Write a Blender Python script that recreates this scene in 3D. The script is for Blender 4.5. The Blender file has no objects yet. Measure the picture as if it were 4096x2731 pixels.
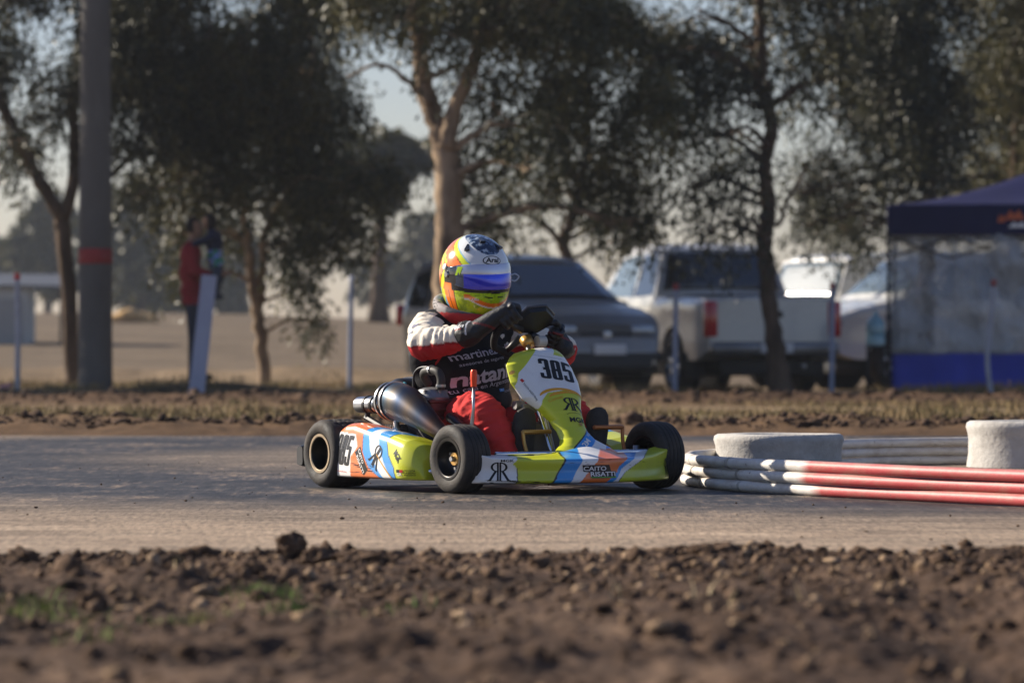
import bpy, bmesh, math, random
import numpy as np
from mathutils import Vector, Matrix, noise as mnoise
from mathutils.bvhtree import BVHTree
from mathutils.geometry import tessellate_polygon

random.seed(7)
RNG = np.random.default_rng(7)
SC = bpy.context.scene
COL = SC.collection
R = math.radians

# ------------------------------------------------------------------ camera
CAM_H = 0.533
cam_data = bpy.data.cameras.new('camera')
cam = bpy.data.objects.new('camera', cam_data)
COL.objects.link(cam)
cam.location = (0, 0, CAM_H)
cam.rotation_euler = (R(90), 0, 0)
cam_data.sensor_width = 36
cam_data.lens = 137.76
cam_data.shift_y = 0.0094
cam_data.clip_start = 0.1
cam_data.clip_end = 3000
cam_data.dof.use_dof = True
cam_data.dof.focus_distance = 14.75
cam_data.dof.aperture_fstop = 3.8
cam_data.dof.aperture_blades = 8
SC.camera = cam

# ------------------------------------------------------------------ sky, sun, exposure
SUN_EL = R(28)
SUN_AZ = R(24)            # how far behind the line square to the view
SUN_DIR = Vector((-math.cos(SUN_AZ) * math.cos(SUN_EL), math.sin(SUN_AZ) * math.cos(SUN_EL), math.sin(SUN_EL)))
world = bpy.data.worlds.new('World')
SC.world = world
world.use_nodes = True
wn = world.node_tree
wn.nodes.clear()
wo = wn.nodes.new('ShaderNodeOutputWorld')
bg = wn.nodes.new('ShaderNodeBackground')
sky = wn.nodes.new('ShaderNodeTexSky')
sky.sky_type = 'NISHITA'
sky.sun_disc = False
sky.sun_elevation = SUN_EL
sky.sun_rotation = math.atan2(SUN_DIR.x, SUN_DIR.y)
sky.altitude = 50
sky.air_density = 1.2
sky.dust_density = 0.3
sky.ozone_density = 2.0
bg.inputs['Strength'].default_value = 0.05
cool = wn.nodes.new('ShaderNodeMix')
cool.data_type = 'RGBA'
cool.blend_type = 'MULTIPLY'
cool.inputs[0].default_value = 1.0
cool.inputs[7].default_value = (1.0, 0.965, 1.2, 1)
wn.links.new(sky.outputs[0], cool.inputs[6])
wn.links.new(cool.outputs[2], bg.inputs['Color'])
wn.links.new(bg.outputs[0], wo.inputs['Surface'])

sun_data = bpy.data.lights.new('sun', 'SUN')
sun_data.energy = 5.0
sun_data.angle = R(0.53)
sun_data.color = (1.0, 0.9, 0.76)
sun = bpy.data.objects.new('sun', sun_data)
COL.objects.link(sun)
sun.rotation_euler = (-SUN_DIR).to_track_quat('-Z', 'Y').to_euler()

SC.view_settings.view_transform = 'Standard'
SC.view_settings.look = 'None'
SC.view_settings.exposure = 0.92
SC.view_settings.gamma = 1.0
SC.view_settings.use_curve_mapping = False
SC.render.engine = 'CYCLES'
SC.cycles.max_bounces = 6
SC.cycles.transparent_max_bounces = 12
SC.cycles.volume_bounces = 0
SC.cycles.use_denoising = True
SC.cycles.sample_clamp_indirect = 6

# ------------------------------------------------------------------ helpers: colours and materials
def lin(h):
    h = h.lstrip('#')
    out = []
    for i in (0, 2, 4):
        c = int(h[i:i + 2], 16) / 255
        out.append(c / 12.92 if c <= 0.04045 else ((c + 0.055) / 1.055) ** 2.4)
    return tuple(out)

def new_mat(name):
    m = bpy.data.materials.new(name)
    m.use_nodes = True
    nt = m.node_tree
    return m, nt, nt.nodes['Principled BSDF']

def noise_node(nt, scale, detail=4, rough=0.55, coord='Object', stretch=None):
    tc = nt.nodes.new('ShaderNodeTexCoord')
    n = nt.nodes.new('ShaderNodeTexNoise')
    n.inputs['Scale'].default_value = scale
    n.inputs['Detail'].default_value = detail
    n.inputs['Roughness'].default_value = rough
    src = tc.outputs[coord]
    if stretch:
        mp = nt.nodes.new('ShaderNodeMapping')
        mp.inputs['Scale'].default_value = stretch
        nt.links.new(src, mp.inputs['Vector'])
        src = mp.outputs['Vector']
    nt.links.new(src, n.inputs['Vector'])
    return n

def ramp(nt, src, stops, mode='LINEAR'):
    r = nt.nodes.new('ShaderNodeValToRGB')
    r.color_ramp.interpolation = mode
    els = r.color_ramp.elements
    while len(els) > 1:
        els.remove(els[-1])
    els[0].position = stops[0][0]
    els[0].color = (*stops[0][1], 1)
    for p, c in stops[1:]:
        e = els.new(p)
        e.color = (*c, 1)
    nt.links.new(src, r.inputs[0])
    return r

def mix(nt, fac, a, b, blend='MIX'):
    m = nt.nodes.new('ShaderNodeMix')
    m.data_type = 'RGBA'
    m.blend_type = blend
    for i, v in ((0, fac), (6, a), (7, b)):
        if isinstance(v, (int, float)):
            m.inputs[i].default_value = v
        elif isinstance(v, tuple):
            m.inputs[i].default_value = (*v, 1)
        else:
            nt.links.new(v, m.inputs[i])
    return m.outputs[2]

def mat(name, col, rough=0.5, metal=0.0, var=0.0, vscale=20, bump=0.0, bscale=60, spec=0.5, coat=0.0,
        attr=None, dirt=0.0, dirt_col='#6b5a48', dscale=9, stretch=None, emit=None):
    """plain procedural material: colour or 'Col' attribute, noise variation, dust and bump"""
    m, nt, b = new_mat(name)
    c = lin(col) if isinstance(col, str) else col
    b.inputs['Roughness'].default_value = rough
    b.inputs['Metallic'].default_value = metal
    b.inputs['Specular IOR Level'].default_value = spec
    b.inputs['Coat Weight'].default_value = coat
    b.inputs['Coat Roughness'].default_value = 0.08
    src = None
    if attr:
        a = nt.nodes.new('ShaderNodeAttribute')
        a.attribute_name = attr
        src = a.outputs['Color']
    if var > 0:
        n = noise_node(nt, vscale, stretch=stretch)
        r = ramp(nt, n.outputs['Fac'], [(0.3, (1 - var,) * 3), (0.7, (1 + var * 0.6,) * 3)])
        src = mix(nt, 1.0, src if src is not None else c, r.outputs[0], 'MULTIPLY')
    if dirt > 0:
        n2 = noise_node(nt, dscale, 6, 0.65)
        r2 = ramp(nt, n2.outputs['Fac'], [(0.5 - dirt * 0.25, (0, 0, 0)), (0.72, (dirt,) * 3)])
        src = mix(nt, r2.outputs[0], src if src is not None else c, lin(dirt_col))
        rr = nt.nodes.new('ShaderNodeMath')
        rr.operation = 'MULTIPLY_ADD'
        nt.links.new(r2.outputs[0], rr.inputs[0])
        rr.inputs[1].default_value = 0.5
        rr.inputs[2].default_value = rough
        nt.links.new(rr.outputs[0], b.inputs['Roughness'])
    if src is None:
        b.inputs['Base Color'].default_value = (*c, 1)
    else:
        nt.links.new(src, b.inputs['Base Color'])
    if bump > 0:
        n3 = noise_node(nt, bscale, 5, 0.6, stretch=stretch)
        bp = nt.nodes.new('ShaderNodeBump')
        bp.inputs['Strength'].default_value = bump
        bp.inputs['Distance'].default_value = 0.01
        nt.links.new(n3.outputs['Fac'], bp.inputs['Height'])
        nt.links.new(bp.outputs[0], b.inputs['Normal'])
    if emit:
        b.inputs['Emission Color'].default_value = (*lin(emit[0]), 1)
        b.inputs['Emission Strength'].default_value = emit[1]
    return m

# ------------------------------------------------------------------ helpers: objects
def tag(o, label=None, cat=None, group=None, kind=None):
    for k, v in (('label', label), ('category', cat), ('group', group), ('kind', kind)):
        if v:
            o[k] = v
    return o

def empty(name, loc=(0, 0, 0), rz=0.0):
    o = bpy.data.objects.new(name, None)
    COL.objects.link(o)
    o.location = loc
    o.rotation_euler = (0, 0, rz)
    o.empty_display_size = 0.1
    return o

def mk(name, verts, faces, material, parent=None, smooth=True):
    me = bpy.data.meshes.new(name)
    me.from_pydata([tuple(v) for v in verts], [], faces)
    for m in (material if isinstance(material, (list, tuple)) else [material]):
        if m:
            me.materials.append(m)
    if smooth:
        me.polygons.foreach_set('use_smooth', [True] * len(me.polygons))
    me.update()
    o = bpy.data.objects.new(name, me)
    COL.objects.link(o)
    if parent:
        o.parent = parent
    return o

def np_mesh(name, V, F, material, parent=None, smooth=True):
    """numpy arrays: V (n,3), F (m,k)"""
    me = bpy.data.meshes.new(name)
    k = F.shape[1]
    me.vertices.add(len(V))
    me.vertices.foreach_set('co', np.ascontiguousarray(V, dtype=np.float32).ravel())
    me.loops.add(F.size)
    me.loops.foreach_set('vertex_index', np.ascontiguousarray(F, dtype=np.int32).ravel())
    me.polygons.add(len(F))
    me.polygons.foreach_set('loop_start', np.arange(0, F.size, k, dtype=np.int32))
    me.polygons.foreach_set('loop_total', np.full(len(F), k, dtype=np.int32))
    if smooth:
        me.polygons.foreach_set('use_smooth', np.ones(len(F), dtype=bool))
    if material:
        me.materials.append(material)
    me.update(calc_edges=True)
    o = bpy.data.objects.new(name, me)
    COL.objects.link(o)
    if parent:
        o.parent = parent
    return o

def paint(o, fn):
    """printed colours: fn(co) -> linear rgb, stored per vertex"""
    me = o.data
    at = me.color_attributes.new('Col', 'FLOAT_COLOR', 'POINT')
    buf = np.ones((len(me.vertices), 4), dtype=np.float32)
    for i, v in enumerate(me.vertices):
        buf[i, :3] = fn(v.co)
    at.data.foreach_set('color', buf.ravel())
    return o

class MB:
    """collects simple shapes into one mesh"""
    def __init__(s):
        s.v = []
        s.f = []
    def add(s, v, f):
        n = len(s.v)
        s.v += [tuple(p) for p in v]
        s.f += [tuple(i + n for i in q) for q in f]
        return s
    def box(s, c, d, rot=None, bev=0.0):
        hx, hy, hz = d[0] / 2, d[1] / 2, d[2] / 2
        bm = bmesh.new()
        bmesh.ops.create_cube(bm, size=1)
        for v in bm.verts:
            v.co = Vector((v.co.x * d[0], v.co.y * d[1], v.co.z * d[2]))
        if bev > 0:
            bmesh.ops.bevel(bm, geom=bm.edges[:], offset=bev, segments=2, affect='EDGES', profile=0.5)
        bm.verts.index_update()
        M = rot if rot is not None else Matrix.Identity(3)
        vs = [M @ v.co + Vector(c) for v in bm.verts]
        fs = [[v.index for v in f.verts] for f in bm.faces]
        bm.free()
        return s.add(vs, fs)
    def tube(s, pts, rad, seg=10, cap=True):
        pts = [Vector(p) for p in pts]
        n = len(pts)
        rads = rad if isinstance(rad, (list, tuple)) else [rad] * n
        tang = []
        for i in range(n):
            t = pts[min(i + 1, n - 1)] - pts[max(i - 1, 0)]
            tang.append(t.normalized() if t.length > 1e-9 else Vector((0, 0, 1)))
        up = Vector((0, 0, 1)) if abs(tang[0].z) < 0.9 else Vector((1, 0, 0))
        nrm = (up - tang[0] * up.dot(tang[0])).normalized()
        vs, fs = [], []
        for i in range(n):
            if i:
                nrm = nrm - tang[i] * nrm.dot(tang[i])
                nrm = nrm.normalized() if nrm.length > 1e-6 else tang[i].orthogonal().normalized()
            bn = tang[i].cross(nrm)
            for k in range(seg):
                a = 2 * math.pi * k / seg
                vs.append(pts[i] + (nrm * math.cos(a) + bn * math.sin(a)) * rads[i])
        for i in range(n - 1):
            for k in range(seg):
                k2 = (k + 1) % seg
                fs.append((i * seg + k, i * seg + k2, (i + 1) * seg + k2, (i + 1) * seg + k))
        if cap:
            fs.append(tuple(range(seg))[::-1])
            fs.append(tuple((n - 1) * seg + k for k in range(seg)))
        return s.add(vs, fs)
    def lathe(s, prof, seg=32, M=None, closed=False):
        """prof: (radius, along axis) revolved about local Y, placed by 4x4 M"""
        M = M or Matrix.Identity(4)
        vs, fs = [], []
        n = len(prof)
        for k in range(seg):
            a = 2 * math.pi * k / seg
            for r, y in prof:
                vs.append(M @ Vector((r * math.cos(a), y, r * math.sin(a))))
        m = n if closed else n - 1
        for k in range(seg):
            k2 = (k + 1) % seg
            for j in range(m):
                j2 = (j + 1) % n
                fs.append((k * n + j, k * n + j2, k2 * n + j2, k2 * n + j))
        return s.add(vs, fs)
    def loft(s, secs, cap=True):
        n = len(secs[0])
        vs = [p for sec in secs for p in sec]
        fs = []
        for i in range(len(secs) - 1):
            for k in range(n):
                k2 = (k + 1) % n
                fs.append((i * n + k, i * n + k2, (i + 1) * n + k2, (i + 1) * n + k))
        if cap:
            fs.append(tuple(range(n))[::-1])
            fs.append(tuple((len(secs) - 1) * n + k for k in range(n)))
        return s.add(vs, fs)
    def build(s, name, material, parent=None, smooth=True):
        return mk(name, s.v, s.f, material, parent, smooth)

def autosmooth(o, ang=35):
    me = o.data
    bm = bmesh.new()
    bm.from_mesh(me)
    bmesh.ops.recalc_face_normals(bm, faces=bm.faces[:])
    for e in bm.edges:
        if len(e.link_faces) == 2 and e.calc_face_angle(0) > R(ang):
            e.smooth = False
    bm.to_mesh(me)
    bm.free()
    return o

def shell(o, th):
    m = o.modifiers.new('thickness', 'SOLIDIFY')
    m.thickness = th
    m.offset = -1
    return o

def spline(pts, n):
    """Catmull-Rom through pts, n samples per span; works for tuples of any length"""
    P = [np.array(p, float) for p in pts]
    P = [2 * P[0] - P[1]] + P + [2 * P[-1] - P[-2]]
    out = []
    for i in range(1, len(P) - 2):
        for k in range(n):
            t = k / n
            a, b, c, d = P[i - 1:i + 3]
            out.append(0.5 * (2 * b + (c - a) * t + (2 * a - 5 * b + 4 * c - d) * t * t + (3 * b - a - 3 * c + d) * t ** 3))
    out.append(P[-2])
    return out

def interp(x, xs, ys):
    return float(np.interp(x, xs, ys))

def inpoly(x, y, poly):
    c = False
    n = len(poly)
    j = n - 1
    for i in range(n):
        xi, yi = poly[i]
        xj, yj = poly[j]
        if (yi > y) != (yj > y) and x < (xj - xi) * (y - yi) / (yj - yi) + xi:
            c = not c
        j = i
    return c

def sstep(a, b, x):
    t = np.clip((x - a) / (b - a), 0, 1)
    return t * t * (3 - 2 * t)

def hash2(ix, iy, seed):
    h = (ix.astype(np.int64) * 374761393 + iy.astype(np.int64) * 668265263 + seed * 982451653) & 0xFFFFFFFF
    h = ((h ^ (h >> 13)) * 1274126177) & 0xFFFFFFFF
    return ((h ^ (h >> 16)) & 0xFFFF) / 65535.0

def vnoise(x, y, seed=0):
    ix, iy = np.floor(x), np.floor(y)
    fx, fy = x - ix, y - iy
    fx, fy = fx * fx * (3 - 2 * fx), fy * fy * (3 - 2 * fy)
    a, b = hash2(ix, iy, seed), hash2(ix + 1, iy, seed)
    c, d = hash2(ix, iy + 1, seed), hash2(ix + 1, iy + 1, seed)
    return (a + (b - a) * fx) * (1 - fy) + (c + (d - c) * fx) * fy - 0.5

def fbm(x, y, octs=4, seed=0, gain=0.5):
    s, amp = 0, 1.0
    for o in range(octs):
        s = s + amp * vnoise(x, y, seed + o)
        x, y, amp = x * 2.03 + 11.3, y * 2.03 - 7.1, amp * gain
    return s

# ------------------------------------------------------------------ helpers: lettering laid on a surface
BENCH = bpy.data.scenes.new('bench')          # empty side scene where shapes are worked out, removed at the end

def baked(ob):
    with bpy.context.temp_override(scene=BENCH, view_layer=BENCH.view_layers[0]):
        dg = bpy.context.evaluated_depsgraph_get()
        dg.update()
        return bpy.data.meshes.new_from_object(ob.evaluated_get(dg))

def bvh_of(o):
    me = o.data
    return BVHTree.FromPolygons([v.co.copy() for v in me.vertices], [tuple(p.vertices) for p in me.polygons])

def text_polys(txt, bold=0.0, shear=0.0, spacing=1.0):
    """lettering as flat triangles, height about 1, centred"""
    cu = bpy.data.curves.new('txt', 'FONT')
    cu.body = txt
    cu.align_x = 'CENTER'
    cu.align_y = 'CENTER'
    cu.offset = bold
    cu.shear = shear
    cu.space_character = spacing
    cu.resolution_u = 3
    ob = bpy.data.objects.new('txt', cu)
    BENCH.collection.objects.link(ob)
    me = baked(ob)
    vs = [(v.co.x, v.co.y) for v in me.vertices]
    fs = [tuple(p.vertices) for p in me.polygons]
    bpy.data.objects.remove(ob)
    bpy.data.curves.remove(cu)
    bpy.data.meshes.remove(me)
    if vs:
        xs = [v[0] for v in vs]
        ys = [v[1] for v in vs]
        cx, cy, hh = (min(xs) + max(xs)) / 2, (min(ys) + max(ys)) / 2, max(ys) - min(ys)
        ww = max(xs) - min(xs)
        vs = [((x - cx) / ww, (y - cy) / hh) for x, y in vs]      # unit box: scaled by the size asked
    return vs, fs

def poly_fill(polys):
    vs, fs = [], []
    for p in polys:
        n = len(vs)
        vs += p
        for t in tessellate_polygon([[Vector((x, y, 0)) for x, y in p]]):
            fs.append(tuple(i + n for i in t))
    return vs, fs

def decal(name, vf, size, origin, u, v, bvh, material, parent, off=0.0012, cell=0.012, reach=0.25):
    """lays a flat printed shape on the body under it, following its curve"""
    vs, fs = vf
    u, v = Vector(u).normalized(), Vector(v).normalized()
    n = u.cross(v).normalized()
    v = n.cross(u)
    bm = bmesh.new()
    bv = [bm.verts.new((x * size[0], y * size[1], 0)) for x, y in vs]
    for f in fs:
        try:
            bm.faces.new([bv[i] for i in f])
        except ValueError:
            pass
    bmesh.ops.triangulate(bm, faces=bm.faces[:])
    for _ in range(5):
        es = [e for e in bm.edges if e.calc_length() > cell]
        if not es:
            break
        bmesh.ops.subdivide_edges(bm, edges=es, cuts=1)
        bmesh.ops.triangulate(bm, faces=[f for f in bm.faces if len(f.verts) > 3])
    og = Vector(origin)
    dead = []
    for q in bm.verts:
        p = og + u * q.co.x + v * q.co.y
        hit = bvh.ray_cast(p + n * reach, -n, reach * 2)
        if hit[0] is None:
            dead.append(q)
            continue
        nn = hit[1] if hit[1].dot(n) > 0 else -hit[1]
        q.co = hit[0] + nn * off
    bmesh.ops.delete(bm, geom=dead, context='VERTS')
    me = bpy.data.meshes.new(name)
    bmesh.ops.recalc_face_normals(bm, faces=bm.faces[:])
    bm.to_mesh(me)
    bm.free()
    me.materials.append(material)
    o = bpy.data.objects.new(name, me)
    COL.objects.link(o)
    o.parent = parent
    return o

def blob(name, balls, voxel, material, parent=None, smooth_it=6):
    """one continuous skin round overlapping tapered limbs: balls = (centre, radius or (rx,ry,rz))"""
    bm = bmesh.new()
    for c, r in balls:
        rr = r if isinstance(r, (tuple, list)) else (r, r, r)
        M = Matrix.Translation(c) @ Matrix.Diagonal((*rr, 1))
        bmesh.ops.create_icosphere(bm, subdivisions=2, radius=1, matrix=M)
    me = bpy.data.meshes.new(name)
    bm.to_mesh(me)
    bm.free()
    ob = bpy.data.objects.new(name, me)
    BENCH.collection.objects.link(ob)
    m = ob.modifiers.new('skin', 'REMESH')
    m.mode = 'VOXEL'
    m.voxel_size = voxel
    s = ob.modifiers.new('soft', 'SMOOTH')
    s.factor = 0.5
    s.iterations = smooth_it
    me2 = baked(ob)
    ob.modifiers.clear()
    BENCH.collection.objects.unlink(ob)
    COL.objects.link(ob)
    ob.data = me2
    bpy.data.meshes.remove(me)
    me2.name = name
    me2.materials.clear()
    me2.materials.append(material)
    me2.polygons.foreach_set('use_smooth', [True] * len(me2.polygons))
    if parent:
        ob.parent = parent
    return ob

def limb(pts, step=0.25):
    """tapered limb: pts = [(x,y,z,r), ...] -> overlapping balls"""
    out = []
    for p, q in zip(pts[:-1], pts[1:]):
        p, q = np.array(p, float), np.array(q, float)
        d = np.linalg.norm(q[:3] - p[:3])
        n = max(2, int(d / (step * min(p[3], q[3]))) + 1)
        for k in range(n):
            w = p + (q - p) * (k / n)
            out.append((tuple(w[:3]), float(w[3])))
    out.append((tuple(pts[-1][:3]), pts[-1][3]))
    return out

def at(px, py, y):
    """metres from the photo's 2352-wide pixel grid at a chosen distance, used to lay the background out"""
    return Vector(((px - 1176) / 9000 * y, y, CAM_H - (py - 806) / 9000 * y))

# ================================================================== GROUND
def gz(x, y):
    """height of the land (metres)"""
    x = np.asarray(x, float)
    y = np.asarray(y, float)
    left = 1 - sstep(-1.0, 1.5, x)
    z = np.zeros_like(x + y)
    z = z + 0.055 * sstep(25.0, 26.2, y) * (1 - 0.5 * sstep(27, 31, y)) * (1 - sstep(41.2, 42.0, y))
    z = z + 0.05 * np.exp(-((y - 39.6) / 1.1) ** 2)
    verge = sstep(43.9, 44.5, y) * (1 - sstep(46.0, 47.2, y))
    z = z + verge * (0.05 + 0.045 * left)
    z = z + 0.06 * left * sstep(46, 47, y)
    z = z + 0.09 * np.exp(-(((x + 3.45) / 0.8) ** 2 + ((y - 44.75) / 0.6) ** 2))
    z = z + left * 0.22 * np.exp(-((y - 54.5 - 0.6 * np.sin(x * 0.7)) / 1.6) ** 2) * (1 + 0.5 * vnoise(x * 1.6, y * 0.5, 3))
    z = z + sstep(60, 150, y) * (0.75 + 1.15 * (1 - sstep(-14, 16, x)))
    return z

def rough(x, y):
    """lumps of ploughed earth"""
    a = fbm(x * 2.2, y * 1.6, 3, 5) * 0.05
    b = np.abs(fbm(x * 9, y * 7, 4, 15)) * 0.05
    return a + b

def dirt_mat(name, dark, mid, light, scale=6):
    m, nt, b = new_mat(name)
    n1 = noise_node(nt, scale, 8, 0.62)
    n2 = noise_node(nt, scale * 12, 5, 0.6)
    r1 = ramp(nt, n1.outputs['Fac'], [(0.3, lin(dark)), (0.52, lin(mid)), (0.75, lin(light))])
    r2 = ramp(nt, n2.outputs['Fac'], [(0.3, (0.62,) * 3), (0.7, (1.25,) * 3)])
    nt.links.new(mix(nt, 1.0, r1.outputs[0], r2.outputs[0], 'MULTIPLY'), b.inputs['Base Color'])
    b.inputs['Roughness'].default_value = 0.95
    b.inputs['Specular IOR Level'].default_value = 0.15
    bp = nt.nodes.new('ShaderNodeBump')
    bp.inputs['Strength'].default_value = 0.8
    bp.inputs['Distance'].default_value = 0.012
    nt.links.new(n2.outputs['Fac'], bp.inputs['Height'])
    nt.links.new(bp.outputs[0], b.inputs['Normal'])
    return m

M_EARTH = dirt_mat('ploughed_earth', '#30241c', '#4d3c30', '#78624f', 2.2)
M_CLOD = dirt_mat('earth_clod', '#352820', '#544234', '#7d6754', 3)

def ground_material():
    """dry land: bare earth, dust and tired grass, in bands along the tracks"""
    m, nt, b = new_mat('dry_land')
    geo = nt.nodes.new('ShaderNodeNewGeometry')
    sep = nt.nodes.new('ShaderNodeSeparateXYZ')
    nt.links.new(geo.outputs['Position'], sep.inputs[0])
    wob = noise_node(nt, 0.5, 5, 0.6)
    add = nt.nodes.new('ShaderNodeMath')
    add.operation = 'MULTIPLY_ADD'
    nt.links.new(wob.outputs['Fac'], add.inputs[0])
    add.inputs[1].default_value = 3.0
    nt.links.new(sep.outputs['Y'], add.inputs[2])
    sub = nt.nodes.new('ShaderNodeMath')
    sub.operation = 'SUBTRACT'
    nt.links.new(add.outputs[0], sub.inputs[0])
    sub.inputs[1].default_value = 1.5
    mr = nt.nodes.new('ShaderNodeMapRange')
    nt.links.new(sub.outputs[0], mr.inputs['Value'])
    mr.inputs['From Min'].default_value = 20
    mr.inputs['From Max'].default_value = 60
    E1, TAN, GR, DUST = lin('#54402f'), lin('#8f7a5f'), lin('#5f533d'), lin('#6b5d4c')
    def q(y):
        return (y - 20) / 40
    r = ramp(nt, mr.outputs[0], [(q(24), E1), (q(26.5), lin('#6a543e')), (q(28), GR), (q(34), lin('#85735a')), (q(37), lin('#6b553f')),
                                 (q(39), E1), (q(41.3), lin('#5d4836')), (q(44.5), GR), (q(47), lin('#80705a')), (q(53), lin('#7d6b55')), (q(58), DUST)])
    n2 = noise_node(nt, 4, 8, 0.7)
    n4 = noise_node(nt, 0.25, 8, 0.75)
    r2 = ramp(nt, mix(nt, 0.5, n2.outputs['Fac'], n4.outputs['Fac']), [(0.36, (0.5,) * 3), (0.62, (1.3,) * 3)])
    nt.links.new(mix(nt, 1.0, r.outputs[0], r2.outputs[0], 'MULTIPLY'), b.inputs['Base Color'])
    b.inputs['Roughness'].default_value = 1.0
    b.inputs['Specular IOR Level'].default_value = 0.1
    bp = nt.nodes.new('ShaderNodeBump')
    bp.inputs['Strength'].default_value = 0.7
    bp.inputs['Distance'].default_value = 0.05
    nt.links.new(n2.outputs['Fac'], bp.inputs['Height'])
    nt.links.new(bp.outputs[0], b.inputs['Normal'])
    return m

def sheet(name, xs_fn, ys, ncol, zfn, material, kind='structure'):
    rows = []
    for y in ys:
        xs = xs_fn(y, ncol)
        rows.append(np.stack([xs, np.full_like(xs, y), zfn(xs, np.full_like(xs, y))], 1))
    V = np.concatenate(rows)
    i, j = np.meshgrid(np.arange(len(ys) - 1), np.arange(ncol - 1), indexing='ij')
    a = (i * ncol + j).ravel()
    F = np.stack([a, a + 1, a + ncol + 1, a + ncol], 1)
    o = np_mesh(name, V, F, material)
    if kind:
        o['kind'] = kind
    return o

def fan(y, n):
    t = np.linspace(-1, 1, n)
    return np.sign(t) * (np.abs(t) * 0.35 + np.abs(t) ** 6 * 6) * max(y, 20) * 0.5

ys = np.concatenate([np.linspace(-30, 4, 5), np.linspace(6, 24, 10), np.arange(24.2, 60, 0.16), np.geomspace(60, 520, 60)])
def ground_z(x, y):
    lumps = sstep(25.0, 25.6, y) * (1 - sstep(26.2, 27.2, y)) + 0.9 * np.exp(-((y - 39.6) / 1.2) ** 2) + 0.3 * sstep(50, 53, y) * (1 - sstep(58, 62, y))
    return gz(x, y) + lumps * (rough(x, y) + 0.01) + 0.012 * fbm(x * 1.7, y * 1.3, 3, 9) * sstep(25, 27, y) * (1 - sstep(41.3, 42.2, y)) - 0.05 * (1 - sstep(24.6, 25.2, y)) - 0.05 * sstep(41.4, 41.9, y) * (1 - sstep(44.0, 44.5, y))
ground = sheet('ground', fan, ys, 420, ground_z, ground_material())
ground['label'] = 'dry earth and sparse grass stretching behind the kart track'

# ---- kart track: dusty sealed dirt with a dark rubbered line
def track_material():
    m, nt, b = new_mat('track_surface')
    geo = nt.nodes.new('ShaderNodeNewGeometry')
    sep = nt.nodes.new('ShaderNodeSeparateXYZ')
    nt.links.new(geo.outputs['Position'], sep.inputs[0])
    def math_n(op, a, bb, c=None):
        n = nt.nodes.new('ShaderNodeMath')
        n.operation = op
        for i, v in enumerate((a, bb, c)):
            if v is None:
                continue
            if isinstance(v, (int, float)):
                n.inputs[i].default_value = v
            else:
                nt.links.new(v, n.inputs[i])
        return n.outputs[0]
    dx = math_n('MULTIPLY', math_n('SUBTRACT', sep.outputs['X'], 2.0), 0.98)
    dy = math_n('SUBTRACT', sep.outputs['Y'], 19.6)
    d = math_n('SQRT', math_n('ADD', math_n('MULTIPLY', dx, dx), math_n('MULTIPLY', dy, dy)), None)
    wob = noise_node(nt, 0.8, 6, 0.6, stretch=(1, 0.45, 1))
    streak = noise_node(nt, 3.0, 6, 0.65, stretch=(0.8, 3.5, 1))
    d2 = math_n('ADD', d, math_n('MULTIPLY', math_n('SUBTRACT', wob.outputs['Fac'], 0.5), 1.0))
    d2 = math_n('ADD', d2, math_n('MULTIPLY', math_n('SUBTRACT', streak.outputs['Fac'], 0.5), 0.8))
    mask = ramp(nt, math_n('DIVIDE', d2, 10.0), [(0.24, (0.15,) * 3), (0.36, (0.75,) * 3), (0.43, (1, 1, 1)), (0.60, (1, 1, 1)), (0.67, (0.7,) * 3), (0.74, (0.2,) * 3), (0.82, (0, 0, 0))])
    fine = noise_node(nt, 17, 8, 0.75, stretch=(1, 0.17, 1))
    grit = noise_node(nt, 55, 5, 0.75, stretch=(1, 0.14, 1))
    dust = ramp(nt, streak.outputs['Fac'], [(0.25, lin('#6d5b4b')), (0.5, lin('#8d7a66')), (0.75, lin('#a8957f'))])
    blot = noise_node(nt, 1.1, 11, 0.72)
    rub = ramp(nt, mix(nt, 0.45, fine.outputs['Fac'], blot.outputs['Fac']), [(0.36, lin('#151515')), (0.46, lin('#282726')), (0.53, lin('#3f3b38')), (0.60, lin('#7d6c5a'))])
    c = mix(nt, mask.outputs[0], dust.outputs[0], rub.outputs[0])
    g = ramp(nt, grit.outputs['Fac'], [(0.36, (0.5,) * 3), (0.5, (0.98,) * 3), (0.64, (1.3,) * 3)])
    c = mix(nt, 1.0, c, g.outputs[0], 'MULTIPLY')
    drag = noise_node(nt, 1.9, 10, 0.74, stretch=(0.4, 1, 1))
    g2 = ramp(nt, drag.outputs['Fac'], [(0.34, (0.55,) * 3), (0.5, (0.95,) * 3), (0.64, (1.25,) * 3)])
    c = mix(nt, 1.0, c, g2.outputs[0], 'MULTIPLY')
    nt.links.new(c, b.inputs['Base Color'])
    rr = ramp(nt, mask.outputs[0], [(0, (0.95,) * 3), (1, (0.6,) * 3)])
    nt.links.new(rr.outputs[0], b.inputs['Roughness'])
    b.inputs['Specular IOR Level'].default_value = 0.35
    bp = nt.nodes.new('ShaderNodeBump')
    bp.inputs['Strength'].default_value = 0.8
    bp.inputs['Distance'].default_value = 0.01
    nt.links.new(mix(nt, 0.5, fine.outputs['Fac'], grit.outputs['Fac']), bp.inputs['Height'])
    nt.links.new(bp.outputs[0], b.inputs['Normal'])
    return m

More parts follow.
